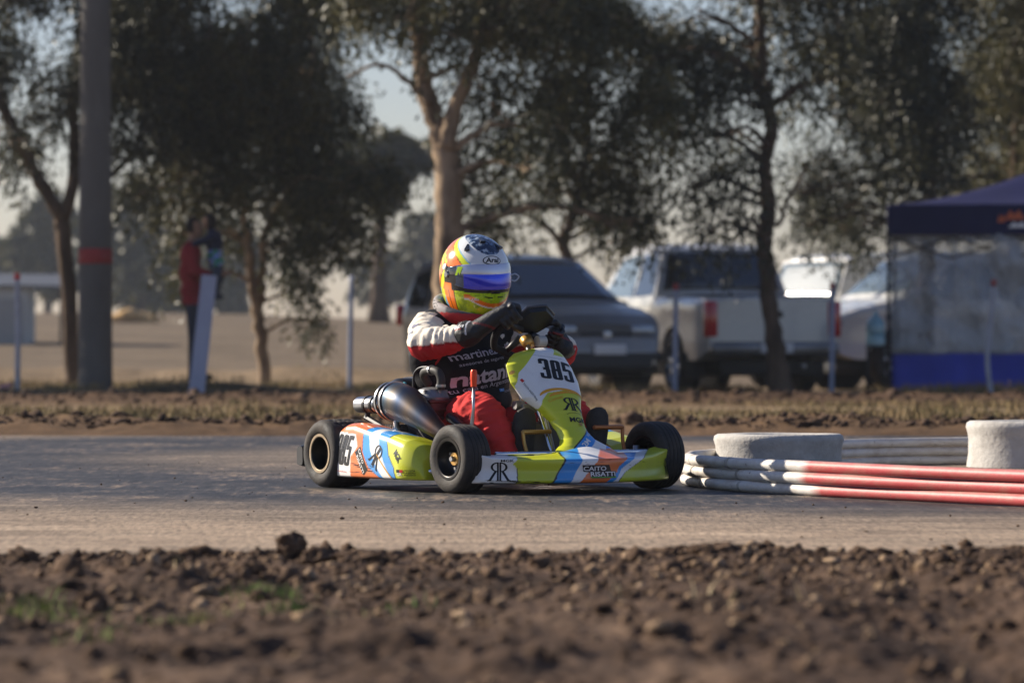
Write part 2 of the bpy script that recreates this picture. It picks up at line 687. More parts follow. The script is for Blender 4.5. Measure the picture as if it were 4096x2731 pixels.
M_TRACK = track_material()
tr = sheet('track', lambda y, n: np.linspace(-14, 14, n), np.arange(9.2, 25.6, 0.12), 180,
           lambda x, y: 0.006 * fbm(x * 1.2, y * 1.2, 2, 33) * (1 - np.exp(-((x - 0.2) ** 2 + (y - 15.2) ** 2) / 3)) - 0.02 * sstep(24.6, 25.5, y), M_TRACK)
tr['label'] = 'dusty kart track with a dark rubbered racing line'
M_FAR_TRACK = mat('far_track_dust', '#94826e', 0.95, var=0.15, vscale=3, spec=0.1)
fs_ = sheet('far_track', lambda y, n: np.linspace(-24, 24, n), np.arange(41.4, 44.6, 0.2), 80, lambda x, y: -0.004 + 0 * x, M_FAR_TRACK)
fs_['label'] = 'pale strip of track passing behind the kart'

# ---- foreground bank of broken earth
def berm_z(x, y):
    crest = 0.020 + 0.02 * fbm(x * 1.4 + 3, y * 0.3, 3, 61) - 0.012 * np.exp(-((x + 0.95) / 0.3) ** 2)
    up = sstep(10.28, 9.85, y + 0.12 * fbm(x * 2.1, y * 0 + 5, 3, 44))
    base = up * crest * (1 - 0.55 * sstep(9.5, 8.2, y))
    lum = np.abs(fbm(x * 11, y * 9, 4, 15)) * 0.03 * np.clip(0.6 + 2.2 * fbm(x * 1.3, y * 1.0, 2, 91), 0.15, 1.6) + fbm(x * 2.3, y * 1.7, 3, 5) * 0.062 * (1 - 0.72 * sstep(8.5, 9.5, y)) + np.abs(fbm(x * 34, y * 26, 3, 71)) * 0.015
    ruts = -0.03 * np.exp(-((y - 7.55 - 0.15 * np.sin(x * 1.7)) / 0.16) ** 2) * sstep(-0.6, 0.1, x) - 0.02 * np.exp(-((y - 6.75 - 0.1 * np.sin(x * 2.2 + 1)) / 0.12) ** 2)
    return base + up * (lum + ruts) - 0.012 * (1 - up)
yb = np.arange(4.6, 10.5, 0.0105)
berm = sheet('verge', lambda y, n: np.linspace(-2.2, 2.2, n), yb, 420, berm_z, M_EARTH)
berm['label'] = 'bank of broken brown earth in front of the track'
for sd_ in (-1, 1):
    bs = sheet('verge', lambda y, n: np.sort(sd_ * np.linspace(2.19, 14, n)), np.arange(-4, 10.5, 0.05), 150, lambda x, y: berm_z(x, y) - 0.003, M_EARTH)
    bs['label'] = 'broken brown earth continuing along the near side of the track'
bs = sheet('verge', lambda y, n: np.linspace(-2.2, 2.2, n), np.arange(-4, 4.63, 0.05), 90, lambda x, y: berm_z(x, y) - 0.003, M_EARTH)
bs['label'] = 'broken brown earth under the photographer'

# ---- loose clods, too many to count
def rocks(name, pts, sizes, material, sub=1, seed=1, kind='stuff'):
    rg = np.random.default_rng(seed)
    bm = bmesh.new()
    bmesh.ops.create_icosphere(bm, subdivisions=sub, radius=1)
    B = np.array([v.co[:] for v in bm.verts])
    FB = np.array([[v.index for v in f.verts] for f in bm.faces])
    bm.free()
    n = len(pts)
    Vs = np.repeat(B[None], n, 0)
    jit = 1 + rg.uniform(-0.45, 0.5, (n, len(B), 1))
    sc = rg.uniform(0.6, 1.25, (n, 1, 3)) * np.array([1.1, 1.0, 0.75])
    ang = rg.uniform(0, 6.28, n)
    ca, sa = np.cos(ang)[:, None], np.sin(ang)[:, None]
    Vs = Vs * jit * sc * np.asarray(sizes)[:, None, None]
    X = Vs[..., 0] * ca - Vs[..., 1] * sa
    Y = Vs[..., 0] * sa + Vs[..., 1] * ca
    Vs = np.stack([X, Y, Vs[..., 2]], -1) + np.asarray(pts)[:, None, :]
    F = (FB[None] + (np.arange(n) * len(B))[:, None, None]).reshape(-1, 3)
    o = np_mesh(name, Vs.reshape(-1, 3), F, material, smooth=False)
    if kind:
        o['kind'] = kind
    return o

n = 15000
yy = 10.15 - np.abs(RNG.normal(0, 1.0, n)) ** 1.3 * 1.5
xx = RNG.uniform(-1, 1, n) * (yy * 0.19 + 0.05)
ok = yy > 4.8
xx, yy = xx[ok], yy[ok]
sz = np.clip(RNG.lognormal(-5.6, 0.72, len(xx)), 0.0018, 0.032)
zz = berm_z(xx, yy) + sz * 0.25
cl = rocks('clods', np.stack([xx, yy, zz], 1), sz, M_CLOD, 1, 3)
cl['label'] = 'loose crumbs and clods of brown earth over the near bank'
# pale dried crusts lying among the crumbs
n = 1200
yy = 10.1 - np.abs(RNG.normal(0, 1.0, n)) ** 1.2 * 1.7
xx = RNG.uniform(-1, 1, n) * (np.clip(yy, 5, 11) * 0.19)
ok = yy > 5
xx, yy = xx[ok], yy[ok]
sz = np.clip(RNG.lognormal(-5.0, 0.5, len(xx)), 0.003, 0.02)
cr = rocks('crusts', np.stack([xx, yy, berm_z(xx, yy) + sz * 0.35], 1), sz, dirt_mat('dried_crust', '#6b5644', '#8f7860', '#b39c82', 6), 1, 8)
cr['label'] = 'pale dried crusts of earth scattered over the near bank'
# strips of clods behind the track
n = 6200
yy = np.concatenate([25.6 + np.abs(RNG.normal(0, 0.55, n // 2)), RNG.normal(39.4, 1.0, n // 2)])
xx = RNG.uniform(-1, 1, n) * (yy * 0.23)
sz = np.clip(RNG.lognormal(-4.5, 0.6, n), 0.005, 0.06) * (1 + 0.25 * (yy > 35))
cl2 = rocks('clods', np.stack([xx, yy, ground_z(xx, yy) + sz * 0.2], 1), sz, M_EARTH, 1, 4)
cl2['label'] = 'clods of dark earth along the far edges of the track'
n = 260
yy = RNG.uniform(10.4, 24, n)
xx = RNG.uniform(-1, 1, n) * yy * 0.14
gr = rocks('grit', np.stack([xx, yy, 0 * xx + 0.003], 1), np.clip(RNG.lognormal(-5.9, 0.45, n), 0.0015, 0.009), M_CLOD, 1, 5)
gr['label'] = 'small crumbs of earth scattered on the track'

# ---- the big clods one can tell apart
def big_clod(px, py, w, h, Y, label, seed):
    """one lump of earth w x h metres whose middle stands at that spot"""
    c = at(px, py, Y)
    bm = bmesh.new()
    bmesh.ops.create_icosphere(bm, subdivisions=4, radius=1)
    for v in bm.verts:
        p = v.co.copy()
        k = 1 + 0.32 * mnoise.noise(p * 1.6 + Vector((seed * 3.1, 0, 0))) + 0.22 * mnoise.noise(p * 4 + Vector((0, seed, 0))) + 0.1 * mnoise.noise(p * 9)
        v.co = Vector((p.x * w / 2 * k, p.y * w / 2 * k, p.z * h / 2 * k))
    me = bpy.data.meshes.new('earth_clod')
    bm.to_mesh(me)
    bm.free()
    me.materials.append(M_CLOD)
    o = bpy.data.objects.new('earth_clod', me)
    COL.objects.link(o)
    o.location = (c.x, c.y, float(berm_z(np.array(c.x), np.array(c.y))) + h * 0.28)
    tag(o, label, 'clod')
for a in [(668, 1262, 0.082, 0.062, 9.75, 'biggest round clod of earth standing up on the bank edge below the rear wheel', 1),
          (52, 1263, 0.075, 0.04, 9.7, 'flat slanting clod of earth on the bank edge by the left border', 2),
          (338, 1272, 0.05, 0.036, 9.7, 'angular clod on the bank edge between the flat clod and the round one', 3),
          (208, 1358, 0.065, 0.05, 8.4, 'pale pointed clod of earth lower on the bank with a dark shadow', 4),
          (575, 1316, 0.075, 0.05, 9.0, 'dark clod of earth lying below and left of the biggest round clod', 5),
          (735, 1285, 0.09, 0.05, 9.55, 'long low clod of earth just beside the biggest round clod', 6),
          (1645, 1290, 0.13, 0.045, 9.55, 'wide dark clod at the bank edge below the front left wheel', 7),
          (830, 1290, 0.12, 0.05, 9.5, 'wide clod of earth below the front right wheel on the bank edge', 8)]:
    big_clod(*a)

# ---- grass
def blades(name, pts, hts, material, seed, width=0.006, lean=0.5):
    rg = np.random.default_rng(seed)
    n = len(pts)
    P = np.asarray(pts)
    ang = rg.uniform(0, 6.28, n)
    w = width * rg.uniform(0.6, 1.4, n)
    dx, dy = np.cos(ang) * w, np.sin(ang) * w
    la = rg.uniform(0, 6.28, n)
    ll = rg.uniform(0, lean, n) * hts
    A = P + np.stack([dx, dy, 0 * dx], 1)
    B = P - np.stack([dx, dy, 0 * dx], 1)
    Mi = P + np.stack([np.cos(la) * ll * 0.35, np.sin(la) * ll * 0.35, hts * 0.6], 1)
    C = Mi + np.stack([dx, dy, 0 * dx], 1) * 0.6
    D = Mi - np.stack([dx, dy, 0 * dx], 1) * 0.6
    T = P + np.stack([np.cos(la) * ll, np.sin(la) * ll, hts], 1)
    V = np.stack([A, B, D, C, T], 1).reshape(-1, 3)
    o0 = np.arange(n) * 5
    F = np.concatenate([np.stack([o0, o0 + 1, o0 + 2], 1), np.stack([o0, o0 + 2, o0 + 3], 1), np.stack([o0 + 3, o0 + 2, o0 + 4], 1)])
    o = np_mesh(name, V, F, material, smooth=False)
    o['kind'] = 'stuff'
    return o

def grass_mat(name, a, bcol, c):
    m, nt, b = new_mat(name)
    n1 = noise_node(nt, 1.2, 5, 0.7)
    n2 = noise_node(nt, 40, 2, 0.5)
    mm = mix(nt, 0.45, n1.outputs['Fac'], n2.outputs['Fac'])
    r = ramp(nt, mm, [(0.38, lin(a)), (0.5, lin(bcol)), (0.62, lin(c))])
    nt.links.new(r.outputs[0], b.inputs['Base Color'])
    b.inputs['Roughness'].default_value = 0.8
    b.inputs['Specular IOR Level'].default_value = 0.2
    return m
M_GRASS = grass_mat('tired_grass', '#5b5c34', '#7d6a48', '#9a8260')
M_GREEN = grass_mat('green_grass', '#46602c', '#647a3a', '#8c8450')
def grass_field(name, n, y0, y1, hmin, hmax, seed, label, material, dens=0.1):
    rg = np.random.default_rng(seed)
    y = rg.uniform(y0, y1, n)
    x = rg.uniform(-1, 1, n) * y * 0.23
    keep = fbm(x * 0.8, y * 0.6, 3, seed) > -dens
    x, y = x[keep], y[keep]
    h = rg.uniform(hmin, hmax, len(x)) * (0.6 + 0.8 * np.clip(fbm(x * 0.5, y * 0.5, 2, seed + 4) + 0.5, 0, 1))
    o = blades(name, np.stack([x, y, ground_z(x, y) - 0.005], 1), h, material, seed)
    o['label'] = label
grass_field('grass', 40000, 26.6, 37.5, 0.02, 0.08, 11, 'short dry grass with green patches between the two tracks', M_GRASS, -0.02)
grass_field('grass', 52000, 44.3, 52, 0.04, 0.13, 12, 'short dry grass along the fence posts and under the vehicles', M_GRASS, 0.0)
# tufts in the near bank
rg = np.random.default_rng(21)
pts, hs = [], []
for (px, py, Y, k) in [(620, 1345, 8.6, 120), (660, 1380, 8.1, 70), (80, 1370, 8.3, 90), (30, 1395, 8.0, 70), (165, 1395, 8.0, 50), (420, 1425, 7.6, 60), (200, 1445, 7.3, 40), (920, 1370, 8.2, 26), (1690, 1350, 8.5, 5)]:
    c = at(px, py, Y)
    for _ in range(k):
        x, y = c.x + rg.normal(0, 0.045), c.y + rg.normal(0, 0.07)
        pts.append((x, y, float(berm_z(np.array(x), np.array(y)))))
        hs.append(rg.uniform(0.012, 0.035))
tf = blades('weeds', pts, np.array(hs), M_GREEN, 22, 0.0022, 0.9)
tf['label'] = 'small green weeds sprouting in the near bank'
pts, hs = [], []
for (px, py, Y, k) in [(1270, 1300, 9.5, 2), (1830, 1385, 8.0, 4), (1720, 1360, 8.4, 5), (700, 1430, 7.4, 7), (560, 1400, 7.8, 5), (1650, 1400, 7.8, 4), (420, 1340, 8.7, 5), (1400, 1390, 8, 4), (2050, 1360, 8.4, 4)]:
    c = at(px, py, Y)
    for _ in range(k):
        x, y = c.x + rg.normal(0, 0.03), c.y + rg.normal(0, 0.05)
        pts.append((x, y, float(berm_z(np.array(x), np.array(y))) - 0.003))
        hs.append(rg.uniform(0.02, 0.06))
st = blades('straw', pts, np.array(hs), mat('dry_straw', '#c9b489', 0.7, var=0.2), 23, 0.0018, 0.9)
st['label'] = 'dry straw stalks sticking out of the near bank'

# ================================================================== TREES
def bark_mat(name, pale, dark):
    m, nt, b = new_mat(name)
    n1 = noise_node(nt, 3.5, 7, 0.65, stretch=(1, 1, 0.25))
    r = ramp(nt, n1.outputs['Fac'], [(0.35, lin(dark)), (0.6, lin(pale))])
    nt.links.new(r.outputs[0], b.inputs['Base Color'])
    b.inputs['Roughness'].default_value = 0.9
    b.inputs['Specular IOR Level'].default_value = 0.1
    bp = nt.nodes.new('ShaderNodeBump')
    bp.inputs['Strength'].default_value = 0.6
    bp.inputs['Distance'].default_value = 0.03
    nt.links.new(n1.outputs['Fac'], bp.inputs['Height'])
    nt.links.new(bp.outputs[0], b.inputs['Normal'])
    return m
M_PALE_BARK = bark_mat('pale_bark', '#a8927a', '#544538')
M_BARK = bark_mat('dark_bark', '#5e4f42', '#382e27')

def leaf_mat(name, a, bcol, c):
    m, nt, b = new_mat(name)
    n1 = noise_node(nt, 1.4, 4, 0.6)
    n2 = noise_node(nt, 30, 2, 0.5)
    mm = mix(nt, 0.5, n1.outputs['Fac'], n2.outputs['Fac'])
    r = ramp(nt, mm, [(0.36, lin(a)), (0.5, lin(bcol)), (0.63, lin(c))])
    nt.links.new(r.outputs[0], b.inputs['Base Color'])
    b.inputs['Roughness'].default_value = 0.5
    b.inputs['Specular IOR Level'].default_value = 0.35
    tr_ = nt.nodes.new('ShaderNodeBsdfTranslucent')
    nt.links.new(r.outputs[0], tr_.inputs['Color'])
    ms = nt.nodes.new('ShaderNodeMixShader')
    ms.inputs[0].default_value = 0.14
    out = nt.nodes['Material Output']
    nt.links.new(b.outputs[0], ms.inputs[1])
    nt.links.new(tr_.outputs[0], ms.inputs[2])
    nt.links.new(ms.outputs[0], out.inputs['Surface'])
    return m
M_LEAF = leaf_mat('eucalyptus_leaf', '#1f2310', '#36391c', '#7d7340')  # lightest tone imitates sunlit specks among the leaves
M_LEAF_DARK = leaf_mat('dark_leaf', '#181c10', '#2a2e19', '#625c34')
M_LEAF_OLIVE = leaf_mat('olive_leaf', '#34371a', '#504d27', '#75683a')

def leaf_mesh(name, clumps, material, parent, seed, leaf=(0.11, 0.02), per=12, droop=0.75):
    """sprays of narrow hanging leaves spread through the clumps: (centre, rx, rz, sprays)"""
    rg = np.random.default_rng(seed)
    S, D = [], []
    for c, rx, rz, ns in clumps:
        u = rg.normal(size=(ns, 3))
        u /= np.linalg.norm(u, axis=1, keepdims=True)
        rad = rg.uniform(0.12, 1, (ns, 1)) ** 0.55
        wob = 1 + 0.35 * rg.normal(size=(ns, 1))
        S.append(np.array(c) + u * rad * wob * np.array([rx, rx * 0.8, rz]))
        d = u * np.array([1, 1, 0.6]) + rg.normal(size=(ns, 3)) * 0.5
        d[:, 2] -= droop
        D.append(d / np.linalg.norm(d, axis=1, keepdims=True))
    S, D = np.concatenate(S), np.concatenate(D)
    n = len(S)
    t = (np.arange(per) + 0.5) / per
    ln = rg.uniform(0.22, 0.5, (n, 1, 1))
    P = S[:, None, :] + D[:, None, :] * t[None, :, None] * ln + np.array([0, 0, -1.0]) * (t ** 2)[None, :, None] * ln * 0.5 + rg.normal(size=(n, per, 3)) * 0.045
    P = P.reshape(-1, 3)
    N = len(P)
    ax = np.repeat(D, per, 0) * 0.6 + rg.normal(size=(N, 3)) * 0.65
    ax[:, 2] -= droop * 0.9
    ax /= np.linalg.norm(ax, axis=1, keepdims=True)
    sd = np.cross(ax, rg.normal(size=(N, 3)))
    sd /= np.linalg.norm(sd, axis=1, keepdims=True) + 1e-9
    L = leaf[0] * rg.uniform(0.6, 1.3, (N, 1))
    Wd = leaf[1] * rg.uniform(0.7, 1.4, (N, 1))
    V = np.stack([P, P + ax * L * 0.45 + sd * Wd, P + ax * L, P + ax * L * 0.45 - sd * Wd], 1).reshape(-1, 3)
    o0 = np.arange(N) * 4
    F = np.stack([o0, o0 + 1, o0 + 2, o0 + 3], 1)
    # the twigs the leaves hang from
    e = S + D * ln[:, 0] * 0.9 + np.array([0, 0, -1.0]) * ln[:, 0] * 0.35
    m_ = S + D * ln[:, 0] * 0.45
    b0 = S - D * 0.28
    w_ = np.cross(D, rg.normal(size=(n, 3)))
    w_ /= np.linalg.norm(w_, axis=1, keepdims=True) + 1e-9
    w_ *= 0.0045
    V2 = np.stack([b0 - w_, b0 + w_, m_ + w_ * 0.8, m_ - w_ * 0.8, e], 1).reshape(-1, 3)
    o1 = len(V) + np.arange(n) * 5
    F = np.concatenate([F, np.stack([o1, o1 + 1, o1 + 2, o1 + 3], 1), np.stack([o1 + 3, o1 + 2, o1 + 4, o1 + 4], 1)[:0]])
    return np_mesh(name, np.concatenate([V, V2]), F, material, parent, smooth=False)

def tree(label, Y, stems, clumps, bark, leafm, seed, leaf=(0.10, 0.017), per=12, cat='tree', group='trees behind the track', depth=2.6, dens=0.62, name='gum_tree'):
    """stems: polylines [(px, py, radius), ...]; clumps: (px, py, rx, rz, sprays) in metres, at distance Y"""
    rg = np.random.default_rng(seed)
    base = at(stems[0][0][0], stems[0][0][1], Y)
    base.z = float(ground_z(np.array(base.x), np.array(base.y))) - 0.06
    root = empty(name, base)
    mb = MB()
    nodes = []
    for si, st_ in enumerate(stems):
        pts = []
        dy = 0.0
        for k, (px, py, r) in enumerate(st_):
            p = at(px, py, Y)
            if si == 0 and k == 0:
                p.z = base.z
            if k:
                dy += rg.normal(0, 0.06)
            p.y += dy
            pts.append((*(p - base), r))
        sm = spline(pts, 6)
        sm = [np.array([q[0] + 0.012 * rg.normal(), q[1] + 0.012 * rg.normal(), q[2], max(q[3], 0.008) * (1 + 0.05 * rg.normal())]) for q in sm]
        if si == 0:
            sm[0][3] *= 1.35
        mb.tube([q[:3] for q in sm], [float(q[3]) for q in sm], 10)
        nodes += [(q[:3], q[3]) for q in sm[3:]]
    cl_ = []
    for (px, py, rx, rz, ns) in clumps:
        c = at(px, py, Y)
        c.y += rg.uniform(-depth, depth) * 0.6
        c = np.array(c - base)
        cl_.append((c, rx * 0.84, rz * 0.84, int(ns * dens)))
        best = min(nodes, key=lambda q: np.linalg.norm((q[0] - c) * np.array([1, 1, 1])) + (0.8 if q[0][2] > c[2] else 0))
        p0 = np.array(best[0])
        d = np.linalg.norm(c - p0)
        mid = (p0 + c) / 2 + np.array([rg.normal(0, 0.08), rg.normal(0, 0.08), 0.12 * d])
        r0 = min(best[1] * 0.55, 0.012 + 0.018 * d)
        sm = spline([(*p0, r0), (*mid, r0 * 0.7), (*c, r0 * 0.35)], 5)
        mb.tube([q[:3] for q in sm], [max(float(q[3]), 0.005) for q in sm], 6)
        for _ in range(5):
            e = c + rg.normal(size=3) * np.array([rx, rx, rz]) * 0.55
            mb.tube([c * 0.7 + mid * 0.3, (c + e) / 2 + rg.normal(size=3) * 0.05, e], [r0 * 0.4, r0 * 0.3, 0.003], 5)
    mb.build('trunk', bark, root)
    leaf_mesh('crown', cl_, leafm, root, seed + 100, leaf, per)
    tag(root, label, cat, group)
    return root

def fill_clumps(seed, n, box, rx, rz, ns, holes=()):
    rg = np.random.default_rng(seed)
    out = []
    while len(out) < n:
        x, y = rg.uniform(box[0], box[2]), rg.uniform(box[1], box[3])
        if any(((x - hx) / hr) ** 2 + ((y - hy) / hs) ** 2 < 1 for hx, hy, hr, hs in holes):
            continue
        out.append((x, y, rx * rg.uniform(0.7, 1.25), rz * rg.uniform(0.7, 1.25), ns))
    return out

# A: forked dark tree beside the concrete pole
tree('dark forked tree standing just left of the concrete pole', 48.8,
     [[(168, 885, 0.10), (160, 700, 0.095), (150, 560, 0.10), (140, 500, 0.10)],
      [(140, 500, 0.085), (95, 420, 0.085), (40, 320, 0.08), (5, 230, 0.075), (-40, 60, 0.05), (-60, -250, 0.03)],
      [(145, 520, 0.08), (170, 380, 0.075), (165, 200, 0.065), (190, 0, 0.05), (200, -300, 0.03)],
      [(230, 420, 0.045), (300, 360, 0.04), (345, 250, 0.035), (340, 150, 0.03), (380, -50, 0.02)]],
     fill_clumps(31, 30, (-80, -260, 420, 190), 0.6, 0.5, 170, [(75, 60, 55, 50)]) +
     [(20, 300, 0.4, 0.3, 60), (90, 270, 0.4, 0.3, 60), (60, 350, 0.35, 0.2, 45), (30, 380, 0.3, 0.12, 30), (120, 200, 0.4, 0.4, 90), (330, 220, 0.5, 0.5, 140), (290, 330, 0.45, 0.35, 110), (390, 300, 0.5, 0.4, 140), (300, 120, 0.6, 0.5, 170)],
     M_BARK, M_LEAF_DARK, 401)
# B: broad dense tree with twin pale stems
tree('broad dense tree with two pale stems behind the person in red', 49.6,
     [[(608, 885, 0.085), (600, 800, 0.08), (590, 700, 0.075), (575, 600, 0.06), (562, 510, 0.045), (555, 400, 0.04), (500, 200, 0.03), (470, -100, 0.02)],
      [(600, 690, 0.06), (605, 600, 0.05), (622, 510, 0.045), (655, 455, 0.04), (700, 330, 0.03), (720, 100, 0.02)]],
     fill_clumps(32, 30, (300, -220, 770, 180), 0.58, 0.48, 125) + fill_clumps(33, 26, (380, 150, 820, 420), 0.48, 0.38, 118) +
     [(760, 470, 0.5, 0.4, 170), (830, 440, 0.5, 0.35, 150), (880, 400, 0.3, 0.25, 80), (700, 480, 0.5, 0.35, 150), (640, 420, 0.5, 0.4, 150), (560, 420, 0.5, 0.35, 130), (480, 450, 0.45, 0.3, 110), (420, 470, 0.35, 0.25, 75),
      (740, 560, 0.4, 0.35, 110), (680, 580, 0.3, 0.4, 90), (700, 660, 0.2, 0.35, 60), (720, 740, 0.1, 0.22, 26), (800, 520, 0.35, 0.25, 80), (400, 540, 0.2, 0.35, 50), (425, 640, 0.14, 0.3, 30), (520, 540, 0.25, 0.25, 40), (340, 450, 0.3, 0.25, 50)],
     M_PALE_BARK, M_LEAF, 402)
# C: tall gum with the thick trunk behind the helmet
tree('tall gum tree with thick half sunlit trunk behind the helmet', 45.2,
     [[(1025, 900, 0.17), (1026, 760, 0.17), (1028, 600, 0.165), (1030, 470, 0.16), (1022, 350, 0.15), (1000, 270, 0.12), (975, 200, 0.11), (960, 60, 0.09), (955, -160, 0.06), (940, -420, 0.03)],
      [(1025, 340, 0.11), (1050, 240, 0.09), (1100, 100, 0.07), (1120, -120, 0.05), (1150, -360, 0.03)],
      [(1045, 340, 0.05), (1085, 312, 0.045), (1135, 285, 0.04), (1200, 290, 0.03), (1290, 300, 0.02)],
      [(985, 240, 0.04), (930, 180, 0.03), (870, 150, 0.022), (800, 180, 0.015)]],
     fill_clumps(34, 24, (860, -420, 1480, -20), 0.7, 0.55, 95) +
     fill_clumps(35, 22, (1060, 0, 1500, 240), 0.5, 0.4, 80, [(1170, 120, 40, 40)]) +
     [(960, 20, 0.4, 0.4, 80), (1000, 90, 0.25, 0.3, 50), (1040, 370, 0.2, 0.2, 40), (1350, 270, 0.55, 0.4, 130), (1450, 330, 0.55, 0.45, 150), (1420, 420, 0.45, 0.4, 120), (1490, 450, 0.35, 0.4, 80), (1400, 500, 0.25, 0.25, 40),
      (1250, 300, 0.45, 0.35, 90), (1160, 330, 0.4, 0.3, 75), (1100, 420, 0.3, 0.4, 60), (1130, 500, 0.22, 0.35, 40), (1230, 400, 0.35, 0.3, 55), (1320, 380, 0.35, 0.3, 70), (1090, 540, 0.15, 0.3, 24), (1480, 520, 0.2, 0.25, 36), (1510, 250, 0.4, 0.35, 90), (880, 10, 0.4, 0.3, 90), (820, -20, 0.5, 0.3, 120), (900, -60, 0.6, 0.4, 120)],
     M_PALE_BARK, M_LEAF, 403)
# D: small crooked tree behind the grey car
tree('small crooked tree behind the grey hatchback roof', 55,
     [[(1315, 890, 0.10), (1318, 700, 0.09), (1308, 610, 0.085), (1295, 560, 0.08), (1312, 500, 0.07), (1330, 430, 0.06), (1350, 330, 0.05), (1340, 0, 0.04), (1350, -350, 0.02)],
      [(1295, 565, 0.05), (1255, 520, 0.04), (1200, 490, 0.03), (1150, 460, 0.02)]],
     fill_clumps(71, 14, (1120, -420, 1560, 60), 0.8, 0.6, 100) + [(1180, 470, 0.4, 0.25, 36), (1240, 440, 0.45, 0.3, 40), (1300, 400, 0.4, 0.3, 40), (1360, 440, 0.4, 0.3, 40), (1390, 380, 0.4, 0.3, 40), (1220, 560, 0.2, 0.25, 16), (1380, 520, 0.2, 0.3, 20), (1440, 560, 0.15, 0.25, 14), (1130, 530, 0.25, 0.35, 26), (1270, 350, 0.4, 0.3, 40), (1480, 540, 0.2, 0.2, 14)],  # unseen high crown added to shade the pickup and gazebo
     M_BARK, M_LEAF_OLIVE, 404)
# E: slim gum in front of the white pickup
tree('slim leaning gum tree in front of the pickup tailgate', 46.2,
     [[(1790, 892, 0.15), (1780, 780, 0.11), (1765, 660, 0.10), (1757, 560, 0.095), (1765, 470, 0.09), (1758, 380, 0.085), (1770, 300, 0.08), (1752, 200, 0.075), (1745, 80, 0.065), (1740, -100, 0.05), (1720, -400, 0.03)],
      [(1785, 520, 0.03), (1815, 450, 0.025), (1860, 380, 0.018)],
      [(1755, 260, 0.05), (1830, 200, 0.04), (1920, 180, 0.03)],
      [(1750, 120, 0.04), (1680, 60, 0.03), (1600, 20, 0.02)]],
     fill_clumps(36, 26, (1480, -420, 2000, -20), 0.65, 0.5, 90) +
     [(1540, 60, 0.5, 0.4, 120), (1620, 90, 0.5, 0.4, 120), (1690, 130, 0.45, 0.35, 90), (1560, 150, 0.4, 0.3, 90), (1640, 190, 0.4, 0.3, 80), (1700, 230, 0.35, 0.25, 50), (1600, 250, 0.3, 0.25, 40), (1680, 300, 0.25, 0.3, 30), (1620, 330, 0.25, 0.25, 26), (1560, 300, 0.2, 0.2, 20),
      (1690, 380, 0.3, 0.22, 45), (1650, 400, 0.25, 0.2, 30), (1620, 470, 0.2, 0.3, 30), (1700, 470, 0.2, 0.25, 28), (1640, 530, 0.18, 0.25, 34), (1690, 540, 0.15, 0.2, 22), (1580, 440, 0.2, 0.3, 24), (1820, 60, 0.45, 0.4, 110), (1810, 150, 0.35, 0.3, 50), (1870, 220, 0.35, 0.3, 55), (1900, 110, 0.4, 0.4, 100), (1500, 130, 0.4, 0.4, 90)],
     M_BARK, M_LEAF_DARK, 405)
# F: dense tree at the gazebo's left corner
tree('dense dark tree rising behind the left corner of the blue gazebo', 52.5,
     [[(2125, 880, 0.13), (2128, 700, 0.12), (2130, 560, 0.11), (2135, 430, 0.10), (2140, 300, 0.09), (2120, 150, 0.08), (2130, -50, 0.06), (2140, -350, 0.03)],
      [(2130, 420, 0.05), (2040, 330, 0.04), (1960, 280, 0.03), (1900, 260, 0.02)]],
     fill_clumps(37, 26, (1930, -380, 2250, 0), 0.75, 0.6, 110) + fill_clumps(38, 24, (1960, 20, 2180, 330), 0.55, 0.45, 130) +
     [(1880, 360, 0.45, 0.4, 80), (1930, 400, 0.5, 0.45, 120), (2000, 400, 0.5, 0.4, 130), (2070, 380, 0.4, 0.4, 90), (1850, 440, 0.35, 0.35, 60), (1900, 480, 0.4, 0.35, 80), (1970, 480, 0.4, 0.3, 80), (1850, 520, 0.25, 0.25, 36), (1920, 540, 0.3, 0.2, 40), (2010, 520, 0.25, 0.25, 40), (2070, 440, 0.25, 0.3, 40), (2180, 400, 0.3, 0.4, 50), (2200, 260, 0.35, 0.4, 60)],
     M_BARK, M_LEAF_DARK, 406)
# G: paler sunlit gum on the far right
tree('paler sunlit gum tree above the blue gazebo roof', 56,
     [[(2330, 880, 0.14), (2335, 600, 0.12), (2340, 300, 0.10), (2360, 0, 0.08), (2370, -350, 0.03)]],
     fill_clumps(39, 34, (2200, -350, 2520, 60), 0.7, 0.6, 85) + fill_clumps(40, 30, (2215, 80, 2500, 440), 0.55, 0.55, 100) + [(2160, 430, 0.3, 0.35, 50), (2200, 480, 0.3, 0.3, 50)],
     M_BARK, M_LEAF_OLIVE, 407)

# H, I, J: the row goes on beyond the left border and shades the verge
for k, (px_, Y_, lab) in enumerate([(-555, 46.7, 'leafy gum tree of the row just beyond the left border'), (-1350, 47.6, 'second leafy gum tree of the row beyond the left border')]):
    tree(lab, Y_, [[(px_, 880, 0.16), (px_ + 10, 600, 0.14), (px_ - 15, 300, 0.11), (px_, -100, 0.07), (px_ + 10, -500, 0.03)]],
         fill_clumps(61 + k, 34, (px_ - 330, -560, px_ + 330, 330), 0.75, 0.6, 90), M_BARK, M_LEAF, 420 + k, depth=1.3)

